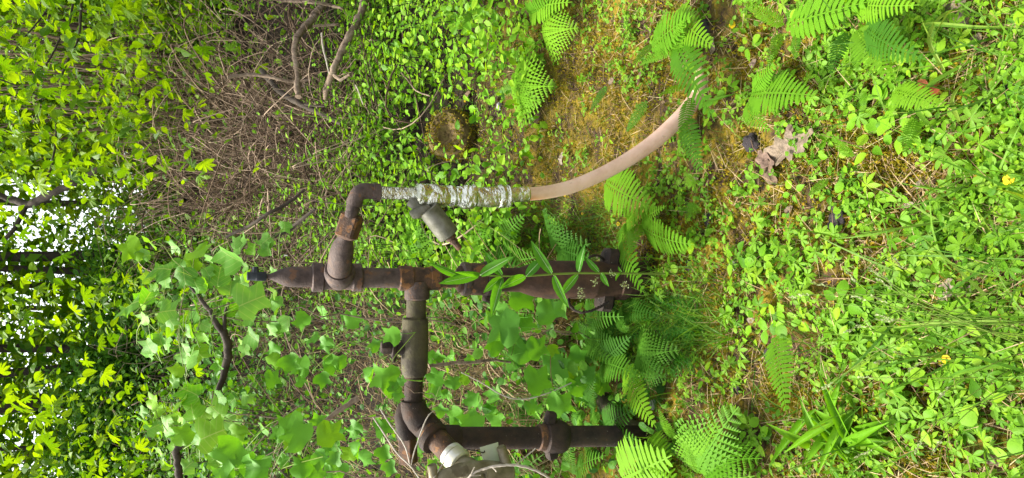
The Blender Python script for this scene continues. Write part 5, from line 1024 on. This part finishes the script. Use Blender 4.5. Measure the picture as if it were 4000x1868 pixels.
# seeding grass stems that fan out of the corner
C = []; rad = []
def curves_mesh(name, C, rad, sides=3):
    """C (n,m,3) centre lines, rad (n,m)"""
    n, m, _ = C.shape; T = np.gradient(C, axis=1); T /= np.linalg.norm(T, axis=2, keepdims=True) + 1e-9
    ref = np.where(np.abs(T[..., 2:3]) < .8, np.array((0, 0, 1.)), np.array((1., 0, 0))); A = np.cross(T, ref); A /= np.linalg.norm(A, axis=2, keepdims=True) + 1e-9; B = np.cross(T, A)
    an = np.arange(sides) * 2 * np.pi / sides
    V = C[:, :, None, :] + (A[:, :, None, :] * np.cos(an)[None, None, :, None] + B[:, :, None, :] * np.sin(an)[None, None, :, None]) * rad[:, :, None, None]
    idx = np.arange(m * sides).reshape(m, sides); q = np.stack([idx[:-1], np.roll(idx[:-1], -1, 1), np.roll(idx[1:], -1, 1), idx[1:]], -1).reshape(-1, 4)
    tr = np.concatenate([q[:, [0, 1, 2]], q[:, [0, 2, 3]]]); TT = tr[None] + (np.arange(n) * m * sides)[:, None, None]
    return mesh_np(name, V.reshape(-1, 3), TT.reshape(-1, 3), True)
def bez(a, b, c, m=9):
    t = np.linspace(0, 1, m)[None, :, None]; return a[:, None] * (1 - t) ** 2 + 2 * b[:, None] * t * (1 - t) + c[:, None] * t * t
def grass_stems(n):
    a = G(rng.uniform(3850, 4250, n), rng.uniform(1050, 1500, n)); tp = np.stack([rng.uniform(2950, 3800, n), rng.uniform(950, 1800, n)], 1); c = np.array([PZ(x, y, rng.uniform(.12, .28)) for x, y in tp]); b = (a + c) / 2 + np.array((0, 0, .08)); return bez(a, b, c)
CC = np.concatenate([grass_stems(24)]); stuff('grass_stems', curves_mesh('grass_stems', CC, np.linspace(.0011, .0006, 9)[None].repeat(len(CC), 0)), m_gstem)
# grass flower heads at stem ends
ends = CC[:, -1]; dirs = CC[:, -1] - CC[:, -2]; hp_ = []; ha = []
for e, d in zip(ends, dirs):
    d = d / np.linalg.norm(d)
    for j in range(18): hp_.append(e - d * j * .0016); ha.append(d + unit(1)[0] * .55)
extra = [(C44(1080, 700), 1.95), (C44(1085, 800), 1.95), (C44(1300, 565), 1.95), (C44(1570, 430), 1.95), (C44(1760, 615), 1.9)]
for (pp, Y) in extra:
    e = P(pp[0], pp[1], Y)
    for j in range(34): hp_.append(e + rng.normal(0, .0055, 3)); ha.append(unit(1)[0])
hp_ = np.array(hp_); ha = np.array(ha); n = len(hp_)
stuff('grass_seed_heads', scatter_mesh('grass_seed_heads', t_chip[0], hp_, ha, unit(n), rng.uniform(.004, .008, n)), m_seed)
# low leaves close to the ground, many sizes
px, py = samp(34000, 1500, 4350); g = G(px, py); k = patch(g, 5, 1.7) * .55 + patch(g, 14, .3) * .45 - .12 * bare(g) > rng.uniform(.3, .85, len(g)); g = g[k]; n = len(g)
g = g + np.stack([0 * g[:, 0], 0 * g[:, 0], rng.uniform(.003, .035, n)], 1); ax = unit(n); ax[:, 2] *= .4
stuff('ground_cover', scatter_multi('ground_cover', t_small + t_small + t_trif + t_ovate[:1], g, ax, upish(n, .55) + np.array((0, -.3, 0)), rng.uniform(.007, .022, n)), m_cover)
# feathery carrot leaves at the foot of the tall riser
fe = lacy_t(9, .36, .15, 7, 5, .55); px = np.concatenate([rng.uniform(2330, 2750, 170), rng.uniform(2250, 2600, 40)]); py = np.concatenate([rng.uniform(1180, 1420, 170), rng.uniform(1400, 1600, 40)]); g = G(px, py); n = len(g); ax = upish(n, 1.0) + np.array((0, -.25, 0))
stuff('feathery_undergrowth', scatter_mesh('feathery_undergrowth', fe, g, ax, unit(n) * .4 + np.array((0, -.5, .7)), rng.uniform(.05, .12, n)), m_feather)
m_under = leafmat('painted_shade_leaf', [(.03, .1, .012), (.06, .18, .018), (.1, .26, .025), (.14, .32, .03), (.045, .14, .02)], TY)  # darker leaf green: shade of the tangle and lower shrubs put into the colour
# leaves and stems of the dark tangle behind the risers
def slab(n, x0, x1, y0, y1, h0, h1, pw=1.0):
    px, py = samp(n, x0, x1, y0, y1); g = G(px, py); g[:, 2] += h0 + (h1 - h0) * rng.random(n) ** pw; return g
def zone(px, py, cx, cy, rx, ry): return ((px - cx) / rx) ** 2 + ((py - cy) / ry) ** 2 < 1
ZV = (G1(1150, 480), G1(900, 700), G1(1300, 150))
def thin_vines(g):
    px, py = proj(g); z = zone(px, py, 1000, 470, 330, 190) | zone(px, py, 720, 690, 330, 150) | zone(px, py, 1130, 170, 250, 180)
    return g[~z | (rng.random(len(g)) < .16)]
def leafmass(name, g, tm, s0, s1, mat, up=.7, face=.5):
    n = len(g); ax = unit(n); ax[:, 2] = ax[:, 2] * .6 - .15
    nr = upish(n, up) + np.array((0, -face, 0)); return stuff(name, scatter_multi(name, tm, g, ax, nr, rng.uniform(s0, s1, n)), mat)
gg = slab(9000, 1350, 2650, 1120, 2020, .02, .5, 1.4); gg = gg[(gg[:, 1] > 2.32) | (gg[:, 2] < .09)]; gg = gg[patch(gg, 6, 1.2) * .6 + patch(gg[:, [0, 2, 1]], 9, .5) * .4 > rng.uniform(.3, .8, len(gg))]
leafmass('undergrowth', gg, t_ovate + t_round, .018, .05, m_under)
gg = slab(11000, 1150, 2150, -150, 1180, .01, .36, 1.2); gg = gg[(np.hypot(gg[:, 0] - st_c[0], (gg[:, 1] - st_c[1] + .15) * .5) > .3) | (gg[:, 1] > st_c[1] + .15)]
gg = thin_vines(gg); gg = gg[patch(gg, 7, 2.2) * .6 + patch(gg, 17, .9) * .4 > rng.uniform(.1, .75, len(gg))]
leafmass('undergrowth', gg, t_ovate + t_small, .018, .054, m_ovate)
px, py = samp(1900, 1000, 2300, 1120, 2000); a = G(px, py); n = len(a); c = a + np.stack([rng.normal(0, .22, n), rng.normal(0, .15, n), rng.uniform(.05, .5, n)], 1); b = (a + c) / 2 + rng.normal(0, .12, (n, 3)) + np.array((0, 0, .12))
stuff('dry_stems', curves_mesh('dry_stems', bez(a, b, c), np.clip(rng.lognormal(-6.6, .45, n), .0006, .0035)[:, None].repeat(9, 1)), m_straw)
# vine mound: brown arching stems
px = np.concatenate([rng.normal(900, 190, 900), rng.uniform(1000, 1250, 200), rng.uniform(500, 1200, 200)]); py = np.concatenate([rng.normal(580, 170, 900), rng.uniform(100, 1000, 200), rng.uniform(700, 1868, 200)]); px = np.clip(px, 420, 1800); g = G(px + 260, py); n = len(g)
hh = rng.uniform(.15, 1.0, n) * np.clip((g[:, 1] - 3) / 3, .15, 1.3); c = g + np.stack([rng.normal(0, .5, n), rng.normal(0, .3, n), hh], 1); a = g + rng.normal(0, .15, (n, 3)) * np.array((1, 1, 0)); b = (a + c) / 2 + rng.normal(0, .25, (n, 3)) + np.array((0, -.1, .2)) * hh[:, None]
b2 = c + np.stack([rng.normal(0, .3, n), rng.normal(-.1, .2, n), rng.uniform(-.5, .1, n)], 1)
nv = 150; xv = rng.normal(1.75, .22, nv); yv = rng.uniform(8.0, 9.6, nv); av = np.stack([xv * yv / 9, yv, terrain(xv, yv) - .05], 1); cv_ = av + np.stack([rng.normal(0, .35, nv), rng.normal(0, .3, nv), rng.uniform(.8, 3.2, nv)], 1)
stuff('hanging_vines', curves_mesh('hanging_vines', bez(av, (av + cv_) / 2 + rng.normal(0, .18, (nv, 3)), cv_, 10), np.clip(rng.lognormal(-5.2, .5, nv), .002, .02)[:, None].repeat(10, 1)), m_vine)
stuff('vine_tangle', curves_mesh('vine_tangle', np.concatenate([bez(a, b, c, 8), bez(c, c * 1.0 + (c - b) * .5, b2, 8)[:, 1:]], 1), np.clip(rng.lognormal(-6.05, .45, n), .001, .008)[:, None].repeat(15, 1)), m_vine)
leafmass('vine_leaves', thin_vines(slab(9500, 350, 950, -50, 1150, .05, 1.3, 1.0)), t_ovate + t_small, .03, .08, m_ovate)
leafmass('vine_leaves', thin_vines(slab(3000, 900, 1400, 0, 1000, .02, .7, 1.0)), t_ovate + t_small, .03, .06, m_ovate)
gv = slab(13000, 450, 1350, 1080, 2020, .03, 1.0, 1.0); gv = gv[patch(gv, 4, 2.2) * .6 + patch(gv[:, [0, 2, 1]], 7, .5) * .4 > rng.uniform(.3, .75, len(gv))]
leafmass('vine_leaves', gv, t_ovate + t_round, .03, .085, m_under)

# ------------------------------------------------------------------ woodland behind
def shrub(px, py, h, w, nl, ls, label, mat, tm, name='shrub'):
    g = GC(px, py, 10.5 + 2 * ((px * 7 + py) % 1.0) + (int(px + py) % 3)); root = thing(name, g, label, 'shrub'); r = np.random.default_rng(int(px * 7 + py)); n = nl
    nb = 9; cen = np.stack([r.normal(0, w * .4, nb), r.normal(0, w * .35, nb), r.uniform(.25, 1.0, nb) * h], 1)
    kk = r.integers(0, nb, n); p = g + cen[kk] + r.normal(0, 1, (n, 3)) * np.array((.26 * w, .26 * w, .2 * h * .7)); p[:, 2] = np.maximum(p[:, 2], g[2] + .05)
    ax = unit(n); ax[:, 2] = ax[:, 2] * .5 - .35
    tag(put('foliage', scatter_multi('foliage', tm, p, ax, upish(n, .8) + np.array((0, -.35, 0)), r.uniform(ls * .6, ls * 1.3, n)), mat, root), kind='stuff')
    for j in range(5):
        c = cen[j] + g; put('stem', MB().tube([Vector(g + r.normal(0, .05, 3) * np.array((1, 1, 0))), Vector((g + c) / 2 + r.normal(0, .12, 3)), Vector(c), Vector(c + r.normal(0, .2, 3) + np.array((0, 0, .25 * h)))], [.014, .01, .007, .003], 6).mesh('stem'), m_bark, root)
SH = [(700, 60, 1.2, 1.1, 1500, .06, 'sunlit shrub of loose yellow green leaves at the top edge'), (640, 330, 1.3, 1.1, 1500, .06, 'bright bushy shrub above the vine mound'), (560, 560, 1.3, 1.1, 1400, .055, 'sunny shrub behind the vine mound crest'), (820, 200, .9, .9, 1000, .055, 'mid green shrub just above the dead branches'), (900, -80, 1.2, 1.0, 900, .06, 'leafy shrub cut by the top edge above the logs'),
      (520, 150, 1.9, 1.4, 1700, .07, 'tall yellow green shrub near the hanging twigs'), (470, 420, 1.8, 1.4, 1600, .07, 'tall loose shrub in full sun'), (560, 1010, 1.0, .9, 1000, .07, 'green shrub at the foot of the two close trunks'), (560, 1220, 1.1, 1.0, 1300, .07, 'green shrub between the near and far trunk pairs'), (600, 1480, 1.2, 1.0, 1400, .065, 'dim olive shrub below the slim trunks'), (620, 1700, 1.3, 1.1, 1500, .065, 'dim olive shrub at the lower edge of the woods'), (560, 1880, 1.7, 1.2, 1500, .07, 'shadowed shrub cut by the lower edge'), (470, 1350, 1.4, 1.2, 1300, .07, 'thin green shrub around the slim trunk feet'), (480, 750, .9, .9, 600, .06, 'low thin shrub before the bright sky gaps')]
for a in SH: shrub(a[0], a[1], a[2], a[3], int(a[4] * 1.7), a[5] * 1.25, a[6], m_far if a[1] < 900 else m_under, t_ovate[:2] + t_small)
def tree(px, py, hw, top, lean, label, crown=True, base_px=None, nl=1400, group='trees on the rise'):
    g = GC(px, py, 12.8); m = mpp(g); r = hw * m; root = thing('tree', g, label, 'tree', group); rr = np.random.default_rng(int(px + py * 3)); pts = []; rad = []
    for i in range(14):
        t = i / 13; pts.append(Vector(g) + Vector((lean * t * top + .05 * math.sin(t * 7 + px), .04 * math.sin(t * 5 + py), -.1 + top * t))); rad.append(r * (1.25 if i == 0 else 1.05 - .55 * t))
    put('trunk', MB().tube(pts, rad, 14).mesh('trunk'), m_bark, root)
    bt = []
    for j in range(6):
        k = 6 + j; a = rr.uniform(0, 6.28); d = Vector((math.cos(a), math.sin(a), .5)); L = rr.uniform(.8, 1.8); p0 = pts[min(k, 13)]; e = p0 + d * L
        put('limb', MB().tube([p0, p0 + d * L * .5 + Vector((0, 0, .1)), e], [r * .35, r * .22, r * .08], 6).mesh('limb'), m_bark, root); bt.append(np.array(e))
    if crown:
        cen = np.array(bt + [np.array(pts[-1])]); kk = rr.integers(0, len(cen), nl); p = cen[kk] + rr.normal(0, 1, (nl, 3)) * np.array((.75, .75, .5)); ax = unit(nl); ax[:, 2] = ax[:, 2] * .5 - .3
        tag(put('crown', scatter_multi('crown', t_ovate[:2], p, ax, upish(nl, .9), rr.uniform(.07, .16, nl)), m_far, root), kind='stuff')
tree(430, 988, 21, 6.5, .0, 'darker of the two close trunks beside the bright sky gaps')
tree(400, 1052, 15, 6.5, .01, 'slimmer of the two close trunks next to the darker one')
tree(520, 1357, 17, 6.5, .01, 'slim straight trunk standing alone between shrubs')
tree(540, 1424, 17, 6.5, -.03, 'slightly leaning trunk beside the slim straight one')
tree(420, 640, 4.5, 4.5, .0, 'thin dark sapling trunk against the sunlit leaves', nl=500)
tree(340, 1580, 26, 7, .02, 'dim brown trunk half hidden in olive leaves')
tree(300, 780, 7, 5, -.04, 'thin twisted trunk wrapped in vines at the sky gaps', nl=400)
tree(300, 1750, 9, 6, .02, 'thin trunk in shade near the lower edge', nl=700)
tree(360, 300, 8, 6, .03, 'thin trunk lost among the sunlit leaves', nl=900)
branch('bent_trunk', [(*C1(-40, 975), 11, 8.5), (*C1(60, 1005), 13, 8.5), (*C1(130, 1030), 16, 8.4), (*C1(200, 1005), 15, 8.3), (*C1(300, 955), 13, 8.2), (*C1(430, 890), 12, 8.1), (*C1(540, 820), 10, 8.0)], m_bark, 'bent vine covered trunk crossing the bright sky gaps', 'trunk', parts=[[(*C1(130, 1030), 12, 8.4), (*C1(110, 1080), 10, 8.35), (*C1(75, 1150), 9, 8.3), (*C1(20, 1210), 9, 8.3)]])
for i, (l, lab) in enumerate([([(410, -10, 5), (405, 90, 5), (395, 190, 4.5), (350, 290, 4.5), (310, 380, 4)], 'longest dark hanging twig among the sunlit leaves'), ([(370, -10, 4), (350, 110, 4), (300, 200, 4), (260, 280, 3.5), (230, 330, 3)], 'second dark hanging twig beside the longest one'), ([(250, 30, 3.5), (200, 100, 3.5), (130, 180, 3), (60, 270, 2.5)], 'thin dark twig spreading above the hanging twigs'),
        ([(700, -10, 3.5), (670, 70, 3.5), (640, 130, 3)], 'short dark twig at the top edge over the vine mound'), ([(285, 560, 4), (280, 700, 4), (262, 830, 4.5), (225, 920, 4), (218, 970, 3)], 'dark curved twig dangling before the thin sapling trunk'), ([(0, 400, 3), (100, 440, 3), (220, 500, 2.5)], 'pale slim twig in the sunlit leaves')]):
    branch('hanging_twig', [(*C1(x, y), w, 6.2) for x, y, w in l], m_bark, lab, 'twig', n=7)
# a leafy branch drooping into view from overhead at the upper edge
def hang(nm, x0, x1, y0, y1, Y0, Y1, n, ls, mat, tm):
    px, py = samp(n, x0, x1, y0, y1); px = x0 + (px - x0) * (1 + .75 * rng.random(n) ** 2.5); kp = ~((((py > 1325) & (py < 1455)) | ((py > 955) & (py < 1085))) & (rng.random(n) < .8)); px, py = px[kp], py[kp]; Y = rng.uniform(Y0, Y1, len(px)); p = P(px, py, Y); p = p[p[:, 2] > terrain(p[:, 0], p[:, 1]) + .1]; n = len(p); ax = unit(n); ax[:, 2] = ax[:, 2] * .5 - .4
    stuff(nm, scatter_multi(nm, tm, p, ax, upish(n, .8), rng.uniform(ls * .6, ls * 1.3, n)), mat)
lobe5 = palmate(5, [(0, 0), (.4, .14), (.75, .16), (1, 0)], R(38))
hang('overhanging_leaves', -250, 560, -250, 720, 5, 9, 2900, .075, m_far, t_ovate + [lobe5])
hang('overhanging_leaves', -200, 420, 760, 1050, 6, 11, 260, .08, m_far, t_ovate + [lobe5])
hang('overhanging_leaves', -250, 520, 1050, 2000, 4.5, 9, 1100, .07, m_far, t_ovate + [lobe5])
# brush along the crest of the rise
n = 26000; yy = rng.uniform(6.5, 13, n); xx = rng.uniform(-.42, .42, n) * yy * 1.15; hz = rng.random(n) ** 1.2 * (.5 + 1.4 * patch(np.stack([xx, yy], 1), 1.1, .6)); p = np.stack([xx, yy, terrain(xx, yy) + hz], 1); tr_ = np.abs(xx / yy + .15) > .03; p = p[tr_ | (rng.random(n) < .2)]
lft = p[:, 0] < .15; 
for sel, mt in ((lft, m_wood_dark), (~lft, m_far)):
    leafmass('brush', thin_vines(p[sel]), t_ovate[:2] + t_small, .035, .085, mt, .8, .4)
# the far wood reads as one mass
n = 170000; Yy = rng.uniform(11, 27, n); X = rng.uniform(-.46, .46, n) * Yy; Z = terrain(X, Yy) + rng.uniform(0, 1, n) ** .8 * 9.0; p = np.stack([X, Yy, Z], 1)
pxs = 2000 - F * ((p - CAM) @ uN) / ((p - CAM) @ fN)
keep = patch(p, .8, 1.) * .5 + patch(p[:, [0, 2, 1]], 1.1, .4) * .5 > rng.uniform(.15, .7, n); gapx = (X / Yy > -.02) & (X / Yy < .07) & (rng.random(n) < .6) & (p[:, 2] > 2.6); keep &= ~gapx; p = p[keep]; n = len(p); ax = unit(n); ax[:, 2] = ax[:, 2] * .5 - .3
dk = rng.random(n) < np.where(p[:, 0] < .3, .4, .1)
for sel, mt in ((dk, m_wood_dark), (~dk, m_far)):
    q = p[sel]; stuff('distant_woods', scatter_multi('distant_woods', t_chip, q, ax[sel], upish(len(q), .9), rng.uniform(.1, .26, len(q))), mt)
Ct = []
for i in range(40):
    x = rng.uniform(-12, 14); y = rng.uniform(14, 28); z = terrain(np.array(x), np.array(y)); Ct.append([(x + .1 * math.sin(q + i), y, z - .1 + q * 1.1) for q in range(9)])
stuff('distant_trunks', curves_mesh('distant_trunks', np.array(Ct), rng.uniform(.05, .14, 40)[:, None].repeat(9, 1), 7), m_bark)
finish_labels()
